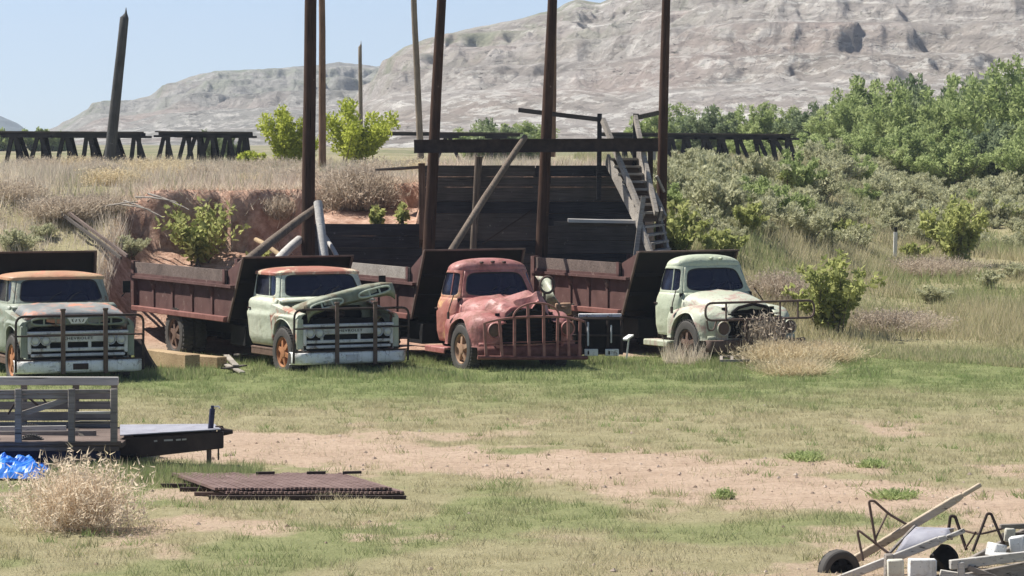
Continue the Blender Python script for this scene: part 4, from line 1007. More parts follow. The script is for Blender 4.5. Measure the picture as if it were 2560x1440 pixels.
# ------------------------------------------------------------------ low timber trestle behind the bank
def trestle(label, px0, px1, py0, py1, D, bents, leg_h, mat='timber_black', rail=True, spread=(32, 36)):
    a = P(px0, py0, D); b = P(px1, py1, D)
    root = thing('timber_trestle', label, 'trestle', (a + b) / 2 - Vector((0, 0, leg_h)))
    for dy in (-0.6, 0.6):
        o = Vector((0, dy, 0)); MB().beam(a + o, b + o, 0.14, 0.09).obj('stringer', MT[mat], root, world=True)
    MB().beam(a + Vector((-0.1, -0.75, 0.06)), b + Vector((0.1, -0.75, 0.06)), 0.10, 0.04).obj('rail', MT['timber_dark'], root, world=True)
    for px, lean, kind in bents:
        t = (px - px0) / (px1 - px0); c = a.lerp(b, t) - Vector((0, 0, 0.06)); k = D / F
        MB().beam(c + Vector((-0.35, 0, -0.02)), c + Vector((0.35, 0, -0.02)), 1.4, 0.07).obj('cap', MT[mat], root, world=True)
        for j, (dx, dy) in enumerate(((-spread[0], -0.6), (spread[1], -0.6), (-spread[0] * 0.2, 0.5), (spread[1] * 0.7, 0.7), (spread[1] * 0.35, -0.3))[:kind]):
            f = c + Vector((dx * k * random.uniform(0.7, 1.3) + lean * k + random.uniform(-0.06, 0.06), dy * 1.15, -leg_h - 0.25))
            MB().beam(c + Vector((dx * k * 0.12, dy * 0.9, -0.02)), f, 0.12, 0.13, (0, 1, 0)).obj('leg', MT[mat], root, world=True)
trestle('black trestle with close legs, slate grey pole leaning across it', -260, 358, 333, 336, 100, [(-190, 0, 5), (-120, 4, 4), (-40, 0, 5), (40, 6, 5), (104, 4, 4), (168, 8, 5), (226, 12, 5), (284, 10, 5), (344, 8, 3)], 1.15)
trestle('broken black trestle section between the gap and the bright shrub', 402, 628, 334, 336, 104, [(418, -4, 3), (470, 0, 3), (496, 4, 4), (530, 0, 4), (572, 2, 3), (610, 0, 4)], 1.1, spread=(30, 27))
trestle('pale topped trestle section between the bright shrub and the steel beam', 925, 1300, 335, 338, 106, [(1120, 0, 2), (1240, 0, 2)], 1.0)
trestle('slant legged black trestle standing in the sagebrush right of the stairs', 1500, 1972, 337, 341, 104, [(1560, 20, 3), (1675, 10, 3), (1712, 12, 4), (1760, 14, 5), (1800, 10, 4), (1842, 24, 3), (1890, 30, 3), (1930, 30, 3), (1966, 16, 2)], 1.05, spread=(22, 26))

# ------------------------------------------------------------------ odds and ends among the trucks
def solo_beams(name, mat, label, cat, *segs, group=None, **k):
    mb = MB()
    for s_ in segs: mb.beam(*s_)
    return mb.solo(name, mat, label, cat, group, **k)
# squared timbers
for nm, a, b, wd, ht, lab in (('a', P(366, 884, 60.2), P(550, 905, 58.2), 0.26, 0.17, 'long tan squared timber lying across the timber pile'),
                              ('b', P(376, 908, 59.2), P(482, 926, 57.6), 0.28, 0.28, 'thick tan squared timber under the long timber'),
                              ('c', P(478, 922, 58.6), P(556, 926, 58.0), 0.22, 0.20, 'short brown timber block supporting the long timber end')):
    b.z = max(b.z, gz(b.x, b.y) + ht / 2); a.z = max(a.z, gz(a.x, a.y) + ht / 2)
    solo_beams('squared_timber', MT['timber_tan'], lab, 'timber', (a, b, wd, ht), bevel=0.012, smooth=False)
for k, (p0, p1) in enumerate((((548, 912), (606, 938)), ((560, 935), (612, 925)), ((566, 905), (590, 930)), ((590, 908), (662, 902)))):
    a = G(*p0); b = G(*p1); a.z += 0.06 + 0.03 * k; b.z += 0.05 + 0.03 * k
    solo_beams('broken_board', MT['timber_grey'] if k != 1 else MT['timber_dark'], ['splintered grey board at the end of the timber pile', 'dark board lying flat in the grass by the timber pile', 'short grey splinter standing against the timber pile', 'grey board lying under the cream green truck'][k], 'board', (a, b, 0.10, 0.025), smooth=False)
# dark steel blade leaning beside the sage truck
mb = MB(); rows = []
for i in range(9):
    t = i / 8; c = P(352 + 60 * t ** 1.4, 848 + 102 * t, 57.6 - 0.4 * t)
    rows.append([c + Vector((-0.13 - 0.25 * t, 0.02, 0)), c, c + Vector((0.03, 0.12, 0)), c + Vector((-0.10 - 0.2 * t, 0.14, 0))])
mb.grid(rows, closed=True); mb.solo('scrap_plate', MT['iron_dark'], 'curved dark steel plate leaning beside the bumper of the sage truck', 'plate')
# old frame of pale slats in front of the mint truck
root = thing('slat_frame', 'pale flat slatted frame lying in grass before the mint truck', 'frame', G(1855, 903))
for py, dd in ((892, 58.6), (902, 57.9)):
    MB().beam(P(1800, py, dd), P(1908, py - 1, dd), 0.05, 0.04).obj('rail', MT['timber_grey2'], root, world=True)
for px in (1803, 1830, 1858, 1884, 1905):
    MB().beam(P(px, 892, 58.6), P(px, 902, 57.9), 0.05, 0.03).obj('slat', MT['timber_grey2'], root, world=True)
# black radiator guard between the red and the mint truck
D = 59.2; base = G(1495, 893)
root = thing('radiator_guard', 'black steel radiator guard with two white lamps between red and mint trucks', 'guard', P(1495, 895, D))
def pb(nm, c, sx, sy, sz, mat, par=None): return MB().box(c, (sx, sy, sz)).obj(nm, MT[mat], par or root, world=par is None, bevel=0.008)
k = D / F
gp = pb('plate', P(1494, 838, D), 120 * k, 0.03, 92 * k, 'box_black')
for px in (1436, 1466, 1520, 1554): pb('upright', P(px, 838, D - 0.04), 7 * k, 0.03, 96 * k, 'iron_dark')
for py in (797, 838, 884): pb('crossbar', P(1494, py, D - 0.06), 128 * k, 0.03, 5 * k, 'iron_dark')
pb('chain_strip', P(1470, 835, D - 0.075), 5 * k, 0.02, 60 * k, 'grille_grey'); pb('chain_strip', P(1528, 835, D - 0.075), 4 * k, 0.02, 45 * k, 'grille_grey')
for px in (1478, 1530): pb('lamp', P(px, 881, D - 0.10), 34 * k, 0.06, 17 * k, 'white_paint'); pb('lamp_mark', P(px - 7, 882, D - 0.135), 4 * k, 0.012, 9 * k, 'black')
pb('channel', P(1500, 790, D + 0.1), 108 * k, 0.10, 12 * k, 'grille_grey')
# scrap: pale wing panel, yellow tank and a rusty ring behind the red truck
mb = MB(); rows = []
for i in range(9):
    t = i / 8
    rows.append([P(1338 + 30 * t + 40 * s_ + 6 * math.sin(5 * t + 3 * s_), 690 + 85 * t + 12 * s_ * s_, 61.6 - 0.5 * math.sin(t * 3) * s_) for s_ in np.linspace(0, 1, 6)])
mb.grid(rows); mb.solo('wing_panel', MT['inter_green_worn'], 'crumpled pale wing panel standing behind the red truck', 'panel', solid=0.01)
MB().box(P(1408, 772, 61.2), (0.30, 0.2, 0.22)).box(P(1409, 767, 61.19), (0.14, 0.22, 0.06)).solo('fuel_tank', MT['rim_tan'], 'small yellowish tank behind the red truck', 'tank', bevel=0.02)
c = P(1368, 712, 61.0); MB().tube([c + Vector((0.13 * math.cos(t), 0.03 * math.sin(t), 0.15 * math.sin(t))) for t in np.linspace(0, 2 * math.pi, 25)[:-1]], 0.025, 6, True).tube([c + Vector((-0.05, 0, -0.14)), c + Vector((-0.05, 0.05, -0.9))], 0.03, 6).solo('iron_ring', MT['iron_brown'], 'rusty ring on a stalk behind the red truck', 'ring')
MB().beam(P(1560, 850, 60.0), P(1578, 838, 60.3), 0.10, 0.03).beam(P(1572, 845, 60.15), P(1566, 900, 60.1), 0.03, 0.03).solo('side_marker', MT['white_paint'], 'small white marker arm beside the black radiator guard', 'marker')

# ------------------------------------------------------------------ flat trailer with stake rack
Dn, Df = 39.8, 41.9
gzt = 0.02
root = thing('flat_trailer', 'dark flat trailer with grey wooden stake rack and long tongue', 'trailer', P(180, 1186, 40.6))
def tp(nm, a, b, wd, ht, mat, up=(0, 0, 1), par=None): return MB().beam(a, b, wd, ht, up).obj(nm, MT[mat], par or root, world=True, bevel=0.006)
dk = MB(); za = P(0, 1112, Dn).z
dk.box(((P(-330, 0, Dn).x + P(300, 0, Dn).x) / 2, (Dn + Df) / 2, za), (630 * Dn / F, Df - Dn + 0.1, 0.06)); dk.obj('deck', MT['timber_brown'], root, world=True)
tp('side_rail', P(-330, 1109, Dn - 0.06), P(302, 1108, Dn - 0.06), 0.06, 0.05, 'timber_brown'); tp('side_rail', P(-330, 1123, Dn - 0.05), P(298, 1122, Dn - 0.05), 0.05, 0.05, 'timber_brown')
tp('frame_beam', P(-330, 1140, Dn + 0.10), P(300, 1140, Dn + 0.10), 0.10, 0.13, 'blue_steel'); tp('frame_beam', P(-330, 1120, Df - 0.3), P(300, 1120, Df - 0.3), 0.10, 0.13, 'iron_dark')
tp('axle', P(60, 1150, Dn + 0.2), P(60, 1110, Df - 0.1), 0.10, 0.10, 'iron_dark'); tp('front_bolster', P(318, 1160, Dn + 0.25), P(318, 1115, Df - 0.1), 0.22, 0.20, 'box_black')
for px in (-40, 70):
    for dd in (Dn + 0.35, Df - 0.25):
        c = Vector((P(px, 0, dd).x, dd, 0.215)); wh = make_wheel(root, (0, 0, 0), 0.21, 0.16, -1 if 0 else 1, MT['rim_rust'], spokes=5)
        wh.location = c - Vector(root.location); wh.rotation_euler = (0, 0, R(-90))
# near rack panel
for px in (-100, 46, 179, 285): tp('stake', P(px, 1106, Dn - 0.08), P(px, 972, Dn - 0.08), 17 * Dn / F, 0.05, 'timber_grey2', (0, 1, 0))
tp('rack_rail', P(-330, 981, Dn - 0.03), P(292, 978, Dn - 0.03), 0.04, 0.045, 'timber_grey2'); tp('rack_rail', P(-330, 992, Dn - 0.02), P(174, 991, Dn - 0.02), 0.03, 0.05, 'timber_grey2')
tp('rack_rail', P(187, 1032, Dn - 0.03), P(279, 1031, Dn - 0.03), 0.03, 0.03, 'timber_pale'); tp('rack_rail', P(187, 1056, Dn - 0.03), P(279, 1056, Dn - 0.03), 0.03, 0.035, 'timber_grey2')
tp('brace', P(52, 1036, Dn), P(172, 997, Dn), 0.03, 0.07, 'timber_grey2'); tp('brace', P(60, 985, Dn + 0.05), P(108, 1024, Dn + 0.05), 0.025, 0.025, 'iron_dark'); tp('brace', P(20, 1036, Dn + 0.05), P(52, 985, Dn + 0.05), 0.025, 0.025, 'iron_dark'); tp('brace', P(92, 980, Dn + 0.05), P(128, 1020, Dn + 0.05), 0.02, 0.02, 'iron_dark')
# far rack panel
tp('top_log', P(-330, 951, Df), P(296, 953, Df), 0.10, 0.105, 'timber_pale')
for py, ht in ((988, 0.10), (1013, 0.10), (1040, 0.11), (1064, 0.10), (1085, 0.10)): tp('rack_slat', P(-330, py + 2, Df), P(288, py, Df), 0.03, ht, 'timber_grey2')
for px in (-90, 60, 190, 286): tp('stake', P(px, 1100, Df + 0.05), P(px, 955, Df + 0.05), 0.08, 0.05, 'timber_grey2', (0, 1, 0))
# tongue
for kk, dd in enumerate((Dn + 0.35, Dn + 1.15)):
    a0, a1, b0, b1 = P(300, 1096, dd), P(300, 1150, dd), P(558, 1079, dd), P(558, 1121, dd)
    if kk: a0, a1, b0, b1 = [v + Vector((0, 0, 0)) for v in (P(300, 1075, dd), P(300, 1130, dd), P(540, 1066, dd), P(540, 1100, dd))]
    MB().prism([a1, b1, b0, a0], (0, 0.08, 0)).obj('tongue_beam', MT['tongue_brown'], root, world=True, bevel=0.008)
t0, t1, t2, t3 = P(300, 1092, Dn + 0.33), P(552, 1077, Dn + 0.33), P(536, 1064, Dn + 1.25), P(300, 1066, Dn + 1.25)
MB().prism([p + Vector((0, 0, 0.012)) for p in (t0, t1, t2, t3)], (0, 0, 0.012)).obj('tongue_plate', MT['plate_grey'], root, world=True)
for x0, x1, yy in ((385, 393, 1103), (410, 432, 1101), (440, 452, 1100), (455, 466, 1099)):
    MB().beam(P(x0, yy, Dn + 0.343), P(x1, yy - 1, Dn + 0.343), 0.006, 0.02).obj('paint_mark', MT['timber_pale'], root, world=True)
jk = MB().tube([P(526, 1078, Dn + 0.5), P(531, 1022, Dn + 0.5)], 0.035, 10).tube([P(531, 1022, Dn + 0.5), P(531, 1014, Dn + 0.5)], 0.02, 8).obj('jack', MT['blue_steel'], root, world=True)
MB().tube([P(531, 1017, Dn + 0.5), P(547, 1016, Dn + 0.5), P(549, 1021, Dn + 0.48)], 0.010, 6).obj('crank', MT['plate_grey'], root, world=True)
MB().tube([P(523, 1112, Dn + 0.45), P(522, 1168, Dn + 0.45)], 0.03, 8).obj('jack_leg', MT['iron_brown'], root, world=True)
MB().tube([P(546, 1112, Dn + 0.5), P(546, 1150, Dn + 0.5)], 0.012, 6).obj('safety_chain', MT['iron_brown'], root, world=True)
MB().tube([P(545, 1074, Dn + 0.6), P(562, 1080, Dn + 0.6), P(582, 1079, Dn + 0.6)], [0.05, 0.045, 0.025], 8).tube([P(538, 1066, Dn + 0.6), P(556, 1066, Dn + 0.6), P(562, 1078, Dn + 0.6)], 0.01, 6).obj('coupler', MT['iron_dark'], root, world=True)
# boards carried on the trailer
for i, (p0, p1, ht, mt, lab) in enumerate(((P(-150, 1092, 40.9), P(240, 1090, 40.7), 0.13, 'timber_grey2', 'wide grey board lying on the trailer deck behind the stakes'),
        (P(-150, 1078, 41.3), P(165, 1074, 41.1), 0.10, 'timber_pale', 'pale board stacked behind the wide grey board on the trailer'),
        (P(190, 1074, 40.8), P(210, 1100, 40.6), 0.05, 'timber_dark', 'short dark offcut leaning between the trailer stakes'))):
    solo_beams('loose_board', MT[mt], lab, 'board', (p0, p1, 0.05, ht), smooth=False)
# blue tarpaulin bundled under the trailer
rows = []
for i in range(34):
    row = []
    for j in range(22):
        u, v = i / 33, j / 21; x = P(-120, 0, 39.2).x + u * 1.10; y = 38.75 + v * 1.0
        e = min(1, 5 * min(u, 1 - u, v, 1 - v) + 0.02)
        n_ = mnoise.noise(Vector((x * 4.5, y * 4.5, 0.3))); n2 = abs(mnoise.noise(Vector((x * 9 + 3, y * 9, 4.3))))
        row.append(Vector((x + 0.05 * n_, y, 0.015 + e ** 0.5 * (0.20 + 0.12 * n_ + 0.13 * n2) * (1 - 0.35 * u))))
    rows.append(row)
MB().grid(rows).solo('tarpaulin', MT['tarp'], 'crumpled bright blue tarpaulin stuffed under the trailer', 'tarpaulin', smooth=False)

# ------------------------------------------------------------------ corrugated sheets on bars
def grate(z, dx, dy, lab):
    A, U, Vv = Vector((-3.33 + dx, 37.25 + dy, z)), Vector((1.96, 0, 0)), Vector((-0.66, 1.70, 0)); nb = 40
    root = thing('steel_grate', lab, 'grate', A + U * 0.5 + Vv * 0.5 - Vector((0, 0, 0.03)))
    mb = MB()
    for i in range(nb):
        p = A + U * (i / (nb - 1)); sag = 0.012 * mnoise.noise(Vector((i * 0.3, z * 7, 0)))
        mb.beam(p + Vector((0, -0.02 * (i % 2), sag)), p + Vv * random.uniform(0.97, 1.02) + Vector((0, 0, -sag)), 0.034, 0.026)
    mb.obj('bars', MT['sheet_rust'], root, world=True, smooth=False)['kind'] = 'stuff'
    for t in (0.03, 0.35, 0.66, 0.97):
        MB().beam(A + Vv * t + Vector((-0.04, 0, -0.022)), A + U + Vv * t + Vector((0.04, 0, -0.022)), 0.04, 0.016).obj('cross_strap', MT['iron_dark'], root, world=True)
    for q0, q1 in ((A, A + Vv), (A + U, A + U + Vv)):
        MB().beam(q0, q1, 0.035, 0.03).obj('edge_bar', MT['sheet_rust'], root, world=True)
grate(0.075, 0, 0, 'rusty brown bar grate on top of the stack in the grass')
grate(0.038, 0.14, -0.05, 'rusty bar grate underneath the top grate of the stack')
for k, (x0, x1, py, lab) in enumerate(((400, 700, 1221, 'longest thin rusty bar poking out left of the grate stack'), (450, 760, 1230, 'rusty bar in the second place under the grate stack'), (486, 900, 1243, 'flat rusty bar with a hollow end under the grate stack'), (522, 1015, 1252, 'thick dark bar along the front of the grate stack'))):
    g0 = G((x0 + x1) / 2, py); a = P(x0, py - 3, g0.y); b = P(x1, py - 6, g0.y); a.z = b.z = gz(g0.x, g0.y) + 0.03
    solo_beams('steel_bar', MT['iron_dark'] if k != 2 else MT['iron_brown'], lab, 'bar', (a, b, 0.06, 0.045), smooth=False)
for k, (px, py) in enumerate(((672, 1199), (798, 1197), (880, 1207))):
    g0 = G(px, py); solo_beams('iron_offcut', MT['iron_dark'], ['bent iron offcut on the far edge of the grate stack', 'small iron block on the far corner of the grate stack', 'flat iron strip on the right edge of the grate stack'][k], 'offcut', (Vector((g0.x - 0.12, 38.72 + 0.03 * k, 0.105)), Vector((g0.x + 0.10, 38.74 + 0.03 * k, 0.108)), 0.05, 0.03), smooth=False)

# ------------------------------------------------------------------ upturned wooden wheelbarrows and salvage at the lower right
def barrow(label, base, parts):
    root = thing('wheelbarrow', label, 'wheelbarrow', base)
    for nm, pts, r, mat in parts:
        mb = MB()
        if nm in ('handle', 'shaft'):
            a, b = pts[0], pts[1]; d = (b - a)
            mb.beam(a, a + d * 0.80, 0.055, 0.075); mb.beam(a + d * 0.80, a + d * 0.86, 0.055, 0.075, (0, 0, 1), 0.62); mb.beam(a + d * 0.86, b, 0.036, 0.044)
            mb.obj(nm, MT[mat], root, world=True, bevel=0.008)
        else:
            mb.tube(round_path(pts, 0.05, False, 4), r, 7).obj(nm, MT[mat], root, world=True)
    return root
W = lambda px, py, d: P(px, py, d)
bw = barrow('upturned wooden wheelbarrow with rubber wheel, iron legs in the air', Vector((W(2200, 0, 30.6).x, 30.6, gz(W(2200, 0, 30.6).x, 30.6))), [
    ('handle', [W(2128, 1404, 30.9), W(2452, 1211, 31.1)], 0, 'timber_tan2'),
    ('handle', [W(2090, 1452, 30.2), W(2412, 1326, 30.0)], 0, 'timber_pale'),
    ('leg', [W(2158, 1402, 30.3), W(2142, 1322, 30.3), W(2226, 1386, 30.2)], 0.012, 'iron_brown'),
    ('leg', [W(2190, 1362, 30.9), W(2172, 1252, 30.9), W(2185, 1252, 30.9), W(2222, 1285, 31.0), W(2275, 1316, 31.0)], 0.013, 'iron_brown'),
    ('leg_brace', [W(2218, 1284, 31.0), W(2196, 1330, 30.9), W(2188, 1350, 30.9)], 0.010, 'iron_brown'),
    ('leg_brace', [W(2184, 1356, 30.6), W(2232, 1392, 30.3)], 0.010, 'iron_brown'),
    ('crossbar', [W(2215, 1392, 30.2), W(2290, 1312, 31.0)], 0.016, 'timber_grey2')])
wc = W(2098, 1428, 30.6)
wh = make_wheel(bw, (0, 0, 0), 0.20, 0.13, 1, MT['black'], spokes=5, tread=False); wh.location = wc - Vector(bw.location); wh.rotation_euler = (0, 0, R(-68))
rows = []
for i in range(9):
    t = i / 8
    rows.append([W(2232 + 150 * t, 1392 - 60 * t * (1 - 0.2 * t), 30.3), W(2262 + 110 * t, 1345 - 22 * t, 30.45), W(2290 + 95 * t, 1318 + 3 * t, 30.7), W(2300 + 82 * t, 1330 + 20 * t, 30.95)])
MB().grid(rows).obj('tray', MT['plate_grey'], bw, world=True, solid=0.008)
b2 = barrow('second upturned wheelbarrow with iron legs beside the white blocks', Vector((W(2440, 0, 30.9).x, 30.9, gz(W(2440, 0, 30.9).x, 30.9))), [
    ('shaft', [W(2395, 1420, 31.2), W(2620, 1300, 31.6)], 0, 'timber_grey2'), ('shaft', [W(2380, 1430, 30.7), W(2600, 1352, 30.9)], 0, 'timber_grey2'),
    ('leg', [W(2368, 1350, 31.2), W(2376, 1289, 31.2), W(2388, 1291, 31.2), W(2416, 1375, 31.1)], 0.016, 'iron_dark'),
    ('leg', [W(2432, 1378, 30.9), W(2468, 1284, 31.0), W(2478, 1284, 31.0), W(2514, 1372, 30.9)], 0.014, 'iron_dark'),
    ('leg_brace', [W(2410, 1327, 31.2), W(2450, 1336, 31.1), W(2505, 1322, 31.2)], 0.011, 'iron_brown'), ('leg_brace', [W(2413, 1372, 31.1), W(2440, 1330, 31.0)], 0.010, 'iron_brown')])
# dark motor-like lump behind the near handle
MB().lathe([(0.05, -0.10), (0.11, -0.09), (0.12, 0.06), (0.08, 0.10)], W(2362, 1395, 30.7), (0.5, 0.2, 0.4), 16).beam(W(2362, 1395, 30.7), Vector((W(2362, 0, 30.7).x, 30.7, gz(W(2362, 0, 30.7).x, 30.7))), 0.09, 0.12).solo('iron_hub', MT['black'], 'black iron hub standing between the two wheelbarrows', 'hub')
for nm, c, s_, rz, mt, lab in (('slab', W(2240, 1462, 29.7), (0.15, 0.10, 0.46), -4, 'timber_pale2', 'narrow cream slab standing left of the white slab'),
        ('slab', W(2304, 1462, 29.6), (0.25, 0.10, 0.47), 3, 'white_slab', 'broad white slab standing under the wheelbarrow handle'),
        ('block', W(2490, 1376, 30.3), (0.13, 0.16, 0.13), 25, 'white_slab', 'tilted white block on the pile beside the wheelbarrow legs'),
        ('block', W(2545, 1362, 30.4), (0.14, 0.14, 0.16), -18, 'white_slab', 'upright white block at the end of the salvage crate'),
        ('block', W(2524, 1338, 30.9), (0.10, 0.05, 0.13), 8, 'timber_pale2', 'thin grey tile leaning behind the white blocks'),
        ('block', W(2520, 1392, 30.1), (0.30, 0.14, 0.06), 4, 'white_slab', 'flat white block lying on the crate rim'),
        ('post', W(2221, 1470, 29.8), (0.085, 0.085, 0.62), 2, 'timber_grey2', 'grey wooden post supporting the wheelbarrow handle')):
    gzz = gz(c.x, c.y)
    MB().box(c, s_, Matrix.Rotation(R(rz), 3, 'Z') @ Matrix.Rotation(R(rz * 0.5), 3, 'Y')).solo('stone_' + nm if nm != 'post' else 'prop_post', MT[mt], lab, nm, bevel=0.012)
cr = thing('wooden_crate', 'grey wooden salvage crate holding white blocks', 'crate', W(2480, 1490, 29.7))
for a, b, wd, ht, mt in ((W(2375, 1412, 29.6), W(2620, 1384, 29.9), 0.05, 0.085, 'timber_pale'), (W(2410, 1470, 29.75), W(2640, 1425, 29.95), 0.04, 0.26, 'timber_grey2'), (W(2500, 1317, 31.3), W(2640, 1313, 31.5), 0.04, 0.05, 'timber_grey2'), (W(2505, 1345, 31.35), W(2640, 1341, 31.5), 0.04, 0.10, 'timber_dark'),
                         (W(2405, 1480, 29.62), W(2402, 1405, 29.62), 0.06, 0.06, 'timber_pale'), (W(2350, 1432, 29.65), W(2450, 1448, 29.65), 0.04, 0.06, 'timber_pale'), (W(2420, 1418, 29.63), W(2500, 1450, 29.63), 0.04, 0.05, 'timber_grey2')):
    MB().beam(a, b, wd, ht).obj('crate_board', MT[mt], cr, world=True, bevel=0.006)

# white marker post in the meadow
g0 = G(2237, 640); k = g0.y / F
root = thing('marker_post', 'white marker post with black cap in the dry meadow', 'post', g0)
MB().beam(g0 - Vector((0, 0, 0.1)), g0 + Vector((0.02, 0, 60 * k)), 0.09, 0.09, (0, 1, 0)).obj('post', MT['white_paint'], root, world=True)
MB().beam(g0 + Vector((0.02, 0, 60 * k)), g0 + Vector((0.02, 0, 72 * k)), 0.07, 0.07, (0, 1, 0)).obj('cap', MT['black'], root, world=True)

# ------------------------------------------------------------------ plants
def leaves(name, blobs, n, size, mat, parent, elong=1.6, outward=0.4, up=0.0, shell=0.45, seed=0):
    r = np.random.default_rng(seed + 100)
    B = np.array([(*c, *rd) for c, rd in blobs], float); vol = B[:, 3] * B[:, 4] * B[:, 5]; wgt = vol ** 0.8
    bi = r.choice(len(B), n, p=wgt / wgt.sum())
    d = r.normal(size=(n, 3)); d /= np.linalg.norm(d, axis=1)[:, None]
    rr = r.random(n) ** shell
    pos = B[bi, :3] + d * rr[:, None] * B[bi, 3:6]
    keep = pos[:, 2] > 0.02; pos = pos[keep]; d = d[keep]; bi = bi[keep]; n = len(pos)
    ax = r.normal(size=(n, 3)) * (1 - outward) + d * outward * 1.6; ax[:, 2] += up; ax /= np.linalg.norm(ax, axis=1)[:, None]
    sd = np.cross(ax, r.normal(size=(n, 3))); sd /= np.linalg.norm(sd, axis=1)[:, None]
    s = size * (0.6 + 0.8 * r.random(n))[:, None]
    V = np.stack([pos - ax * s * elong / 2, pos + sd * s / 2, pos + ax * s * elong / 2, pos - sd * s / 2], 1).reshape(-1, 3)
    clump = r.random(len(B))[bi]
    lc = np.clip(0.55 * r.random(n) + 0.45 * clump, 0, 1)
    return np_mesh(name, V, 4, mat, parent, lc)
def stems(blobs, base_r, n, root, mat, name='trunk', lean=0.2, thick=0.03):
    mb = MB()
    for i, (c, rd) in enumerate(blobs[:n]):
        b0 = Vector((random.uniform(-1, 1) * base_r, random.uniform(-1, 1) * base_r, -0.15)); e = Vector(c)
        path = []; 
        for k in range(6):
            t = k / 5; p = b0.lerp(e, t); p.z = b0.z + (e.z - b0.z) * t ** 0.8
            p += Vector((mnoise.noise(Vector((t * 3, i, 1))), mnoise.noise(Vector((t * 3, i, 5))), 0)) * 0.08 * e.z * t * (1 - t) * 2
            path.append(p)
        mb.tube(path, [thick * (1 - 0.75 * k / 5) for k in range(6)], 6)
    return mb.obj(name, mat, root)
def bush_blobs(h, w, n, seed, low=0.25):
    """small leaf puffs strung along branches that fan out from the foot"""
    r = random.Random(seed); ends, rest = [], []; nb = max(5, n // 2)
    for i in range(nb):
        a = 2 * math.pi * (i / nb) + r.uniform(-0.5, 0.5); q_ = r.random() ** 0.55
        top = h * (1.0 - 0.42 * q_ ** 1.5) * r.uniform(0.72, 1.0); ex, ey = math.cos(a) * q_ * w * 0.46, math.sin(a) * q_ * w * 0.46
        m = 6
        for k in range(m):
            t = low + (1 - low) * (k + 0.6) / m
            s_ = h * r.uniform(0.045, 0.085) * (1.25 - 0.55 * t) * (0.75 + 4.5 / nb)
            j = 0.05 * h
            c = (ex * t ** 1.3 + r.uniform(-j, j), ey * t ** 1.3 + r.uniform(-j, j), top * t ** 0.85 * 0.96)
            (ends if k == m - 2 else rest).append((c, (s_ * 1.15 * max(0.8, w / h), s_ * 1.15 * max(0.8, w / h), s_ * 1.5)))
    return ends + rest
def shrub(name, label, cat, loc, h, w, mat, n, size, seed, group=None, blobs=14, elong=1.8, up=0.3, bark='bark', thick=0.025, rz=0.0, low=0.2, outward=0.4):
    root = thing(name, label, cat, loc, rz, group)
    bl = bush_blobs(h, w, blobs, seed, low)
    stems(bl, w * 0.10, min(len(bl), 9), root, MT[bark], 'trunk', thick=thick)
    leaves('crown', bl, n, size, mat, root, elong, outward, up, seed=seed)
    return root
MT['bark'] = wood('bark', (0.13, 0.10, 0.075), (0.24, 0.20, 0.15), 2)
MT['leaf_willow'] = leafmat('leaf_willow', (0.22, 0.29, 0.10), (0.50, 0.56, 0.27), 0.5)
MT['leaf_olive'] = leafmat('leaf_olive', (0.16, 0.21, 0.11), (0.34, 0.39, 0.23), 0.5)
MT['leaf_lime'] = leafmat('leaf_lime', (0.26, 0.31, 0.04), (0.58, 0.62, 0.14), 0.5)
MT['leaf_yellow'] = leafmat('leaf_yellowgreen', (0.22, 0.26, 0.08), (0.56, 0.57, 0.24), 0.5)
MT['leaf_sage'] = leafmat('leaf_sage', (0.34, 0.35, 0.20), (0.62, 0.61, 0.42), 0.45)
MT['leaf_dead'] = leafmat('twig_dead', (0.31, 0.25, 0.19), (0.64, 0.55, 0.44), 0.4)
MT['leaf_straw'] = leafmat('straw', (0.46, 0.37, 0.22), (0.75, 0.65, 0.46), 0.45)
MT['tumble'] = leafmat('tumbleweed', (0.55, 0.44, 0.32), (0.82, 0.71, 0.56), 0.5)
g = NG('grass_blades'); g.N.remove(g.b)
cc = g.ramp(g.attr('lc'), [(0.0, (0.62, 0.54, 0.37)), (0.35, (0.47, 0.43, 0.26)), (0.62, (0.34, 0.36, 0.18)), (1.0, (0.24, 0.34, 0.12))])
df = g.N.new('ShaderNodeBsdfDiffuse'); tl = g.N.new('ShaderNodeBsdfTranslucent'); mx = g.N.new('ShaderNodeMixShader'); mx.inputs[0].default_value = 0.4
g.link(cc, df.inputs[0]); g.link(cc, tl.inputs[0]); g.link(df.outputs[0], mx.inputs[1]); g.link(tl.outputs[0], mx.inputs[2]); g.link(mx.outputs[0], g.out.inputs[0])
MT['grass'] = g.m
g = NG('bank_grass'); g.N.remove(g.b)
cc = g.ramp(g.attr('lc'), [(0.0, (0.80, 0.72, 0.58)), (0.45, (0.70, 0.61, 0.50)), (0.75, (0.55, 0.47, 0.40)), (1.0, (0.35, 0.37, 0.20))])
df = g.N.new('ShaderNodeBsdfDiffuse'); tl = g.N.new('ShaderNodeBsdfTranslucent'); mx = g.N.new('ShaderNodeMixShader'); mx.inputs[0].default_value = 0.35
g.link(cc, df.inputs[0]); g.link(cc, tl.inputs[0]); g.link(df.outputs[0], mx.inputs[1]); g.link(tl.outputs[0], mx.inputs[2]); g.link(mx.outputs[0], g.out.inputs[0])
MT['drygrass'] = g.m

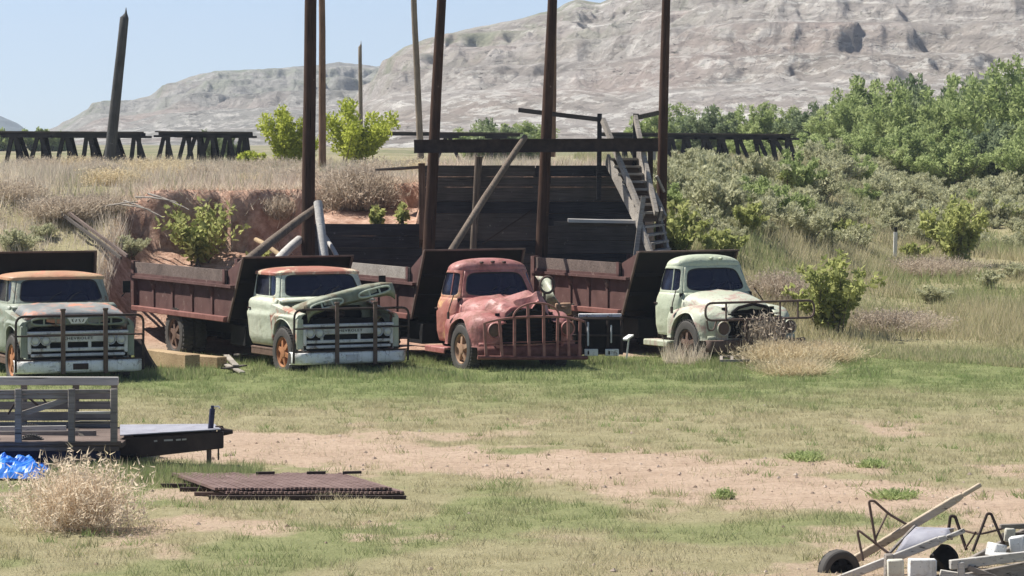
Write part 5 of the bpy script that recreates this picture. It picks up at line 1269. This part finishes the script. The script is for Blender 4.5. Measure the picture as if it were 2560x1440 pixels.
def blades(name, x, y, hgt, wid, lc, mat, lean=0.5, kind='stuff', z=None):
    n = len(x); z = height(x, y) if z is None else z
    a = rng.random(n) * 2 * math.pi; ln = lean * (0.3 + rng.random(n)) * hgt
    base = np.stack([x, y, z - 0.01], 1); tip = base + np.stack([np.cos(a) * ln, np.sin(a) * ln, hgt], 1)
    b = rng.random(n) * math.pi; sd = np.stack([np.cos(b), np.sin(b) * 0.6, np.zeros(n)], 1) * (wid / 2)[:, None]
    V = np.stack([base - sd, base + sd, tip], 1).reshape(-1, 3)
    return tag(np_mesh(name, V, 3, mat, None, lc), kind=kind)

# short field grass
def field_xy(n, y0, y1, seed):
    r = np.random.default_rng(seed); y = np.sqrt(r.random(n) * (y1 ** 2 - y0 ** 2) + y0 ** 2); x = (r.random(n) - 0.5) * 2 * (y * 0.162 + 0.8)
    return x, y
x, y = field_xy(520000, 27.5, 62.5, 1)
dm = dirt_mask(x, y); gm = green_mask(x, y); clump = fbm(x * 3.0, y * 3.0, 3, 91)
keep = rng.random(len(x)) < np.clip(1.0 - 1.0 * dm, 0.06, 1) * (0.25 + 1.3 * sm(0.38, 0.62, clump))
keep &= ~((y > 61) & (x > -8) & (x < 2.7))
x, y, dm, gm, clump = [v[keep] for v in (x, y, dm, gm, clump)]; n = len(x)
hgt = (0.022 + 0.055 * rng.random(n) ** 2) * (0.6 + 0.9 * sm(0.4, 0.7, clump)) * (1 + 0.25 * gm)
lc = np.clip(0.18 + 0.55 * gm + 0.36 * (fbm(x * 1.6, y * 1.2, 3, 97) - 0.45) + 0.30 * (rng.random(n) - 0.5), 0, 1)
blades('field_grass', x, y, hgt, 0.006 + 0.008 * rng.random(n), lc, MT['grass'], 0.8)
# weeds: taller tufts scattered on the field
cx, cy = field_xy(3200, 28, 53, 5); dmc = dirt_mask(cx, cy); ok = rng.random(len(cx)) < (0.5 - 0.38 * dmc) * sm(0.42, 0.6, fbm(cx * 0.7, cy * 0.7, 3, 113)) ; cx, cy = cx[ok], cy[ok]
m = 26; x = np.repeat(cx, m) + rng.normal(size=len(cx) * m) * 0.06; y = np.repeat(cy, m) + rng.normal(size=len(cx) * m) * 0.06; n = len(x)
blades('field_weeds', x, y, 0.03 + 0.09 * rng.random(n), 0.010 + 0.008 * rng.random(n), np.clip(np.repeat(rng.random(len(cx)), m) * 0.7 + 0.25 + 0.2 * (rng.random(n) - 0.5), 0, 1), MT['grass'], 0.9)
# lush strip along the trucks
x, y = field_xy(120000, 55.0, 61.0, 8); edge = fbm(x * 1.3, y * 0.8, 3, 121)
keep = (rng.random(len(x)) < sm(0.40, 0.62, edge + 0.13 * sm(57.0, 59.0, y) - 0.10 * (1 - sm(55, 56.5, y))) * sm(-12, -9.5, x + 2) * (1 - sm(5.0, 7.0, x + 1.5 * (edge - 0.5)))) ; keep &= ~((x > -6.7) & (x < -4.5) & (y > 56.6) & (rng.random(len(x)) < 0.85)); x, y, edge = x[keep], y[keep], edge[keep]; n = len(x)
blades('truck_grass', x, y, (0.04 + 0.14 * rng.random(n) ** 1.6) * (0.4 + 0.9 * sm(0.45, 0.7, edge)), 0.012 + 0.010 * rng.random(n), np.clip(0.74 + 0.5 * (rng.random(n) - 0.6) , 0, 1), MT['grass'], 0.5)
# grass in the lee of the trailer
x = rng.uniform(P(110, 0, 39).x, P(640, 0, 39).x, 9000); y = 39.2 + rng.normal(size=9000) * 0.45; keep = rng.random(9000) < 0.9; n = 9000
blades('trailer_grass', x, y, 0.05 + 0.16 * rng.random(n) ** 1.4, 0.008 + 0.008 * rng.random(n), np.clip(0.72 + 0.5 * (rng.random(n) - 0.55), 0, 1), MT['grass'], 0.5)
# dry bank grass
n = 150000; x = rng.uniform(-15, 3.5, n); y = 59 + 46 * rng.random(n) ** 1.6
slope_cut = ((x > -7.7) & (x < 2.72) & (y < 67.3 + 0.8 * (x > -4.0))) | (height(x, y + 0.12) - height(x, y - 0.12) > 0.22); dens = sm(0.30, 0.55, fbm(x * 0.8, y * 0.5, 3, 131)); keep = (~slope_cut) & (rng.random(n) < 0.25 + 0.75 * dens)
keep &= ~((x > -1.8) & (x < 2.7) & (y < 66.3)); x, y, dens = x[keep], y[keep], dens[keep]; n = len(x)
grn = sm(0.50, 0.70, fbm(x * 0.35, y * 0.25, 3, 141)) * 0.35 + 0.4 * (1 - sm(61, 65, y)) * (x < -7.2)
blades('bank_grass', x, y, (0.10 + 0.34 * rng.random(n) ** 1.5) * (0.5 + 0.7 * dens), 0.010 + 0.014 * rng.random(n), np.clip(rng.random(n) * 0.75 + grn, 0, 1), MT['drygrass'], 0.45)
# overhanging fringe on the broken bank edge
n = 2500; x = rng.uniform(-8.0, -1.9, n); y = np.where(x < -4, 67.75, 68.5) + rng.normal(size=n) * 0.2
blades('edge_grass', x, y, 0.06 + 0.20 * rng.random(n), 0.012 + 0.01 * rng.random(n), np.clip(rng.random(n) * 0.9, 0, 1), MT['drygrass'], 1.4)
# meadow on the right
n = 260000; x = rng.random(n); y = 57.5 + 100 * rng.random(n) ** 1.7; x = 1.5 + x * (y * 0.165 + 1.5 - 1.5); keep = (x > 2.9) & ((y > 62) | (x > 5.6 + (60.5 - y) * 1.2)); x, y = x[keep], y[keep]
dens = sm(0.30, 0.55, fbm(x * 0.5, y * 0.35, 3, 151)); keep = rng.random(len(x)) < 0.3 + 0.7 * dens; x, y, dens = x[keep], y[keep], dens[keep]; n = len(x)
grn = sm(0.45, 0.62, fbm(x * 0.28, y * 0.2, 4, 161)); near = 1 - sm(59, 64, y)
blades('meadow_grass', x, y, (0.10 + 0.30 * rng.random(n) ** 1.4) * (0.45 + 0.75 * dens) * (0.35 + 0.65 * sm(60, 67, y)), (0.010 + 0.014 * rng.random(n)) * (1 + 0.008 * (y - 58)), np.clip(rng.random(n) * 0.55 + 0.36 * grn + 0.12 * near, 0, 1), MT['grass'], 0.55)

# straw clumps and dead brush
def clump(name, label, cat, loc, h, w, n, mat, seed, group=None, wid=0.012, fan=1.0, zmin=0.4, bits=1.5):
    r = np.random.default_rng(seed); root_o = None
    bx_ = r.normal(size=n) * w * 0.16; by_ = r.normal(size=n) * w * 0.16
    a = r.random(n) * 2 * math.pi; f = r.random(n) ** 0.7 * fan; hh = h * (zmin + (1 - zmin) * r.random(n)) * (1 - 0.35 * f)
    tip = np.stack([bx_ + np.cos(a) * f * w * 0.45, by_ + np.sin(a) * f * w * 0.45, hh], 1); base = np.stack([bx_, by_, np.full(n, -0.05)], 1)
    t = r.random(n) * 0.6; b0 = base + (tip - base) * t[:, None]
    s_ = np.stack([np.cos(a * 3), np.sin(a * 3) * 0.5, 0.3 * np.cos(a)], 1) * wid / 2
    mid = b0 + (tip - b0) * 0.5 + r.normal(size=(n, 3)) * 0.05 * h
    V = np.concatenate([np.stack([b0 - s_, b0 + s_, mid], 1), np.stack([mid - s_, mid + s_, tip], 1)]).reshape(-1, 3)
    lcv = np.tile(np.clip(r.random(n), 0, 1), 2)
    if bits:
        m_ = int(n * bits); pick = r.integers(0, n, m_); tt = (0.35 + 0.65 * r.random(m_))[:, None]
        pb_ = b0[pick] + (tip[pick] - b0[pick]) * tt + r.normal(size=(m_, 3)) * 0.02 * h; dr = r.normal(size=(m_, 3)); dr[:, 2] = np.abs(dr[:, 2]); dr = dr / np.linalg.norm(dr, axis=1)[:, None] * (0.05 + 0.07 * r.random(m_))[:, None] * h
        sw = np.cross(dr, r.normal(size=(m_, 3))); sw = sw / np.linalg.norm(sw, axis=1)[:, None] * wid * 0.9
        V = np.concatenate([V, np.stack([pb_ - sw, pb_ + sw, pb_ + dr], 1).reshape(-1, 3)]); lcv = np.concatenate([lcv, np.clip(0.35 + 0.65 * r.random(m_), 0, 1)])
    o = np_mesh(name, V, 3, mat, None, lcv); o.location = loc
    return tag(o, label, cat, group)
clump('straw_clump', 'large straw coloured grass clump against the mint truck bumper', 'grass clump', G(1955, 920), 0.62, 1.5, 3200, MT['leaf_straw'], 1, wid=0.014, bits=0.5)
clump('straw_clump', 'straw grass clump to the right of the mint truck bull bar', 'grass clump', G(2050, 905), 0.48, 1.6, 2600, MT['leaf_straw'], 2, wid=0.014, bits=0.5)
clump('straw_clump', 'low straw clump at the edge of the mown field beyond the mint truck', 'grass clump', G(1985, 935), 0.34, 1.4, 1800, MT['leaf_straw'], 3, wid=0.013, bits=0.4)
clump('dead_brush', 'tangled dead branches growing through the mint truck front', 'brush', Vector((T4.location.x + 0.12, T4.location.y - 0.15, 0.1)), 1.0, 0.9, 420, MT['leaf_dead'], 4, wid=0.020)
clump('dead_brush', 'low purplish dead brush beside the leafy green shrub', 'brush', G(2230, 830), 0.55, 2.2, 3200, MT['leaf_dead'], 5, wid=0.014, zmin=0.2)
clump('dead_brush', 'dry brown brush behind the mint truck cab', 'brush', G(1945, 760), 0.8, 1.3, 2200, MT['leaf_dead'], 6, wid=0.014, zmin=0.2)
clump('dead_brush', 'grey twiggy bush hanging on the bank left of the plank wall', 'brush', P(895, 520, 68.0), 1.0, 1.5, 5200, MT['leaf_dead'], 7, wid=0.016, zmin=0.25)
clump('dead_brush', 'tangled grey brush pile at the head of the fallen planks', 'brush', G(165, 545), 0.55, 1.6, 2600, MT['leaf_dead'], 8, wid=0.018, zmin=0.15)
clump('dead_brush', 'dead brush heap above the eroded bank end', 'brush', G(255, 530), 0.45, 1.2, 1600, MT['leaf_dead'], 9, wid=0.016, zmin=0.15)
clump('dead_brush', 'grey tuft hanging over the bank beside the dark pole', 'brush', P(700, 545, 67.5), 0.6, 0.7, 900, MT['leaf_dead'], 10, wid=0.014)
clump('dead_brush', 'grey brush among dry meadow grass below the marker post', 'brush', G(2330, 690), 0.6, 2.4, 2200, MT['leaf_dead'], 11, wid=0.016, zmin=0.2)
tw = clump('tumbleweed', 'tan dried tumbleweed bush in front of the trailer', 'bush', G(190, 1325), 0.88, 1.25, 950, MT['tumble'], 12, wid=0.010, zmin=0.18, fan=1.0, bits=5.0)
clump('dry_stalks', 'sparse pale dry stalks leaning beside the tumbleweed', 'stalks', G(262, 1305), 0.85, 0.75, 45, MT['leaf_straw'], 13, wid=0.012, zmin=0.7, bits=4.0)

# right-hand willows and olives: two rows, each tree its own copy
protos = []
for i, (h, w_) in enumerate(((4.0, 4.6), (4.6, 5.2), (3.4, 4.8), (5.0, 5.0))):
    protos.append(shrub('willow_tree', 'leafy green willow in the tree belt beneath the badland hill', 'tree', (0, 0, -50), h, w_, MT['leaf_willow'] if i != 2 else MT['leaf_olive'], 16000, 0.085, 40 + i, 'tree belt beneath the hill', blobs=56, elong=2.4, up=0.6, thick=0.05, low=0.06))
used = [False] * 4
rows_ = [(1622, 268, 150), (1690, 240, 158), (1762, 248, 150), (1835, 250, 160), (1905, 236, 152), (1975, 250, 160), (2040, 240, 150), (2110, 205, 142), (2178, 160, 150), (2250, 182, 138), (2318, 160, 150), (2386, 172, 140), (2450, 138, 146), (2520, 105, 138), (2590, 92, 142),
         (2150, 300, 128), (2270, 290, 126), (2380, 300, 122), (2490, 280, 124), (2580, 280, 120), (2030, 320, 134), (1890, 330, 136), (1240, 283, 135), (1195, 300, 140), (1300, 290, 140), (1335, 300, 150)]
for i, (px, ty, D) in enumerate(rows_):
    v = i * 7 % 4; pr = protos[v]
    o = pr if not used[v] else copy_tree(pr); used[v] = True
    tp_ = P(px, ty, D); z0 = gz(tp_.x, D) - 0.1; h0 = (4.0, 4.6, 3.4, 5.0)[v]; s_ = (tp_.z - z0) / (h0 * 0.98)
    o.location = (tp_.x, D, z0); o.scale = (max(s_, 0.75) * 1.05, max(s_, 0.75), s_); o.rotation_euler = (0, 0, i * 2.1)
    if px < 1400: o['label'] = 'low green willow behind the plank wall and steel beam'; o['group'] = 'willows behind the plank wall'
    elif i >= 15: o['label'] = 'shorter green willow at the foot of the tree belt'; o['group'] = 'short willows of the tree belt'
# far left line of trees
pl = shrub('far_tree', 'distant green tree on the left horizon beyond the trestle', 'tree', (0, 0, 0), 2.2, 2.6, MT['leaf_willow'], 3000, 0.13, 60, 'distant trees on the horizon', blobs=14, thick=0.05)
for i, (px, ty) in enumerate(((8, 306), (45, 308), (85, 304), (122, 306), (-40, 304), (150, 316))):
    o = pl if i == 0 else copy_tree(pl); D = 235; t_ = P(px, ty, D); z0 = gz(t_.x, D) - 0.1; o.location = (t_.x, D, z0); s_ = (t_.z - z0) / 2.15; o.scale = (s_, s_, s_); o.rotation_euler = (0, 0, i * 1.3)
# bright lime shrubs behind the bank
shrub('lime_shrub', 'bright lime green shrub left of the brown pole on the bank', 'shrub', (P(722, 0, 97).x, 97, gz(P(722, 0, 97).x, 97)), 2.1, 2.9, MT['leaf_lime'], 6000, 0.055, 71, blobs=20, elong=2.4, up=0.5, low=0.2)
shrub('lime_shrub', 'wide lime green shrub right of the brown pole on the bank', 'shrub', (P(888, 0, 98).x, 98, gz(P(888, 0, 98).x, 98)), 2.3, 3.9, MT['leaf_lime'], 8000, 0.055, 72, blobs=22, elong=2.4, up=0.5, low=0.3)
shrub('lime_shrub', 'low lime shrub beside the broken trestle section', 'shrub', (P(628, 0, 92).x, 92, gz(P(628, 0, 92).x, 92)), 0.75, 1.2, MT['leaf_lime'], 1600, 0.05, 73, blobs=10, elong=2.2)
for i, (px, D, h, w_) in enumerate(((530, 140, 2.3, 1.6), (578, 138, 2.2, 1.3))):
    shrub('grey_shrub', ['broad grey bush standing behind the broken trestle', 'narrow grey bush beside the broad grey bush behind the trestle'][i], 'shrub', (P(px, 0, D).x, D, gz(P(px, 0, D).x, D)), h * 0.75, w_, MT['leaf_olive'], 2000, 0.06, 75 + i, blobs=12, elong=3, up=1.2)
# leafy shrubs
for i, (px, py, h, w_, n, sz, lab) in enumerate(((503, 662, 1.75, 2.1, 1300, 0.075, 'loose yellow green leafy shrub growing on the eroded bank'),
        (945, 655, 0.62, 0.5, 130, 0.085, 'small yellow green sapling before the low plank wall'),
        (1004, 660, 0.72, 0.28, 110, 0.085, 'thin upright sapling before the low plank wall'),
        (2078, 838, 1.9, 2.1, 2600, 0.072, 'tall leafy green shrub standing right of the mint truck'),
        (2392, 660, 2.15, 2.6, 3000, 0.085, 'large yellow green shrub on the dry meadow'),
        (1690, 648, 1.45, 1.9, 1700, 0.075, 'leafy shrub between the stairs and the mint truck'),
        (1800, 650, 0.75, 1.6, 1300, 0.075, 'low leafy shrub behind the mint truck roof'),
        (1868, 585, 0.85, 1.15, 1100, 0.075, 'small yellow green shrub below the sagebrush slope'),
        (1960, 470, 0.8, 1.8, 900, 0.08, 'yellow green bush among the sagebrush below the trestle'), (2120, 600, 0.6, 1.6, 800, 0.08, 'low green bush on the slope before the marker post'), (2500, 560, 0.9, 2.0, 1000, 0.085, 'pale green bush on the slope behind the large yellow shrub'), (2290, 650, 0.55, 1.3, 800, 0.075, 'low yellow shrub beside the white marker post'),
        (2180, 395, 0.9, 2.4, 1500, 0.09, 'bright low shrub at the foot of the willow belt'),
        (655, 672, 0.5, 0.6, 120, 0.07, 'small weed at the foot of the red bank'))):
    g0 = G(px, py); shrub('leafy_shrub', lab, 'shrub', g0, h, w_, MT['leaf_yellow'], n, sz, 80 + i, blobs=30 if n > 500 else 10, elong=1.9, up=0.35, thick=0.016, low=0.12 if n > 500 else 0.25, rz=i)
# sagebrush
sp = [shrub('sagebrush', 'grey green sagebrush mound on the slope right of the stairs', 'sagebrush', (0, 0, -50), 0.85, 1.5, MT['leaf_sage'], 4200, 0.032, 90 + i, 'sagebrush on the right slope', blobs=28, elong=3.0, up=0.7, thick=0.02, low=0.12) for i in range(4)]
sp[3]['label'] = 'fresher green low bush among the grey sagebrush'; sp[3]['group'] = 'green bushes among the sagebrush'
for ch in sp[3].children:
    if ch.name.startswith('crown'): ch.data.materials[0] = MT['leaf_willow']
us = [False] * 4; r_ = random.Random(5); k = 0
cands = []
for t in range(1600):
    px = r_.uniform(1660, 2600); py = r_.uniform(396, 640)
    if py > 500 + 140 * r_.random() ** 2 + (px > 2350) * 60: continue
    g0 = G(px, py)
    if g0.y > 128 or any((g0 - c).length < (0.9 if g0.y < 95 else 1.25) for c in cands): continue
    cands.append(g0)
for i, g0 in enumerate(cands[:160]):
    v = i % 4 if i % 8 != 3 else i // 8 % 3; o = sp[v] if not us[v] else copy_tree(sp[v]); us[v] = True
    s_ = r_.choice((0.5, 0.7, 0.9, 1.1, 1.35)) * (0.5 if g0.y > 90 and g0.x < 9.8 else 1.0); o.location = g0 - Vector((0, 0, 0.05)); o.scale = (s_ * 1.1, s_, s_ * r_.uniform(0.8, 1.2)); o.rotation_euler = (0, 0, r_.uniform(0, 6.3))
for i, (px, py) in enumerate(((2470, 720), (2550, 700), (2330, 760), (2540, 620), (2130, 560), (2215, 530))):
    o = copy_tree(sp[i % 3]); g0 = G(px, py); s_ = 0.7; o.location = g0; o.scale = (s_ * 1.3, s_, s_ * 0.8); o['label'] = 'small grey sagebrush scattered in the dry meadow'; o['group'] = 'sagebrush in the meadow'
# brush on the left bank
r_ = random.Random(9); pts = []
for t in range(400):
    x = r_.uniform(-14, -1.9); y = r_.uniform(60.5, 92)
    if (x > -7.6 and y < 69.2) or any(math.hypot(x - a, y - b) < 0.9 for a, b in pts): continue
    pts.append((x, y))
bproto = [clump('bank_tussock', 'pale dry tussock among the grass on top of the bank', 'tussock', (0, 0, -50), 0.55, 1.1, 500, MT['leaf_dead'] if i else MT['leaf_straw'], 60 + i, 'tussocks on the bank', wid=0.014, zmin=0.25, bits=3.0) for i in range(3)]
ub = [False] * 3
for i, (x, y) in enumerate(pts[:75]):
    if x < -7.2 and y < 66.5:
        o = copy_tree(sp[i % 3]); s_ = r_.uniform(0.45, 0.8); o['label'] = 'pale green brush growing on the left bank slope'; o['group'] = 'brush on the left bank slope'
    else:
        v = i % 3; o = bproto[v] if not ub[v] else copy_tree(bproto[v]); ub[v] = True; s_ = r_.uniform(0.6, 1.15)
    o.location = (x, y, gz(x, y)); o.scale = (s_ * 1.2, s_, s_); o.rotation_euler = (0, 0, r_.uniform(0, 6.3))
for i in range(3):
    if not ub[i]: bpy.data.objects.remove(bproto[i])
# low field weeds
for i, (px, py, w_, lab) in enumerate(((2240, 1245, 0.55, 'spreading green weed on the bare track above the wheelbarrows'), (2010, 1150, 0.5, 'low weed patch on the edge of the bare track'), (1810, 1248, 0.22, 'small weed tuft on the bare pink earth'), (2180, 1170, 0.35, 'flat weed beside the low weed patch'))):
    clump('field_weed', lab, 'weed', G(px, py), 0.14, w_, 420, MT['leaf_willow'], 30 + i, wid=0.02, zmin=0.3)

# small stones and clods lying on the bare earth
x, y = field_xy(2400, 28, 52, 77); keep = rng.random(len(x)) < 0.08 + 0.92 * dirt_mask(x, y); x, y = x[keep], y[keep]; n = len(x)
s_ = (0.008 + 0.022 * rng.random(n) ** 3)[:, None]; c0 = np.stack([x, y, height(x, y) + 0.004], 1); ax_ = rng.random(n) * 6.3
e1 = np.stack([np.cos(ax_), np.sin(ax_), 0 * ax_], 1) * s_ * 1.4; e2 = np.stack([-np.sin(ax_), np.cos(ax_), 0 * ax_], 1) * s_; up_ = np.array([0, 0, 1.0]) * s_
tris = [(c0 - e1, c0 - e2, c0 + up_), (c0 - e2, c0 + e1, c0 + up_), (c0 + e1, c0 + e2, c0 + up_), (c0 + e2, c0 - e1, c0 + up_)]
V = np.stack([np.stack(t, 1) for t in tris], 1).reshape(-1, 3)
tag(np_mesh('field_stones', V, 3, leafmat('stones', (0.20, 0.14, 0.105), (0.55, 0.46, 0.38), 0.0), None, np.repeat(rng.random(n), 4)), kind='stuff')
# ------------------------------------------------------------------ thin summer haze in the valley air
hz = MB().box((0, 1985, 70), (5060, 4080, 143)).obj('haze', MT['black'], smooth=False)
tag(hz, kind='stuff')
g = NG('haze_air'); g.N.remove(g.b)
pv = g.N.new('ShaderNodeVolumePrincipled'); pv.inputs['Color'].default_value = (0.74, 0.85, 1.0, 1); pv.inputs['Density'].default_value = 0.00027; pv.inputs['Anisotropy'].default_value = 0.2
g.link(pv.outputs[0], g.out.inputs['Volume']); hz.data.materials.clear(); hz.data.materials.append(g.m)
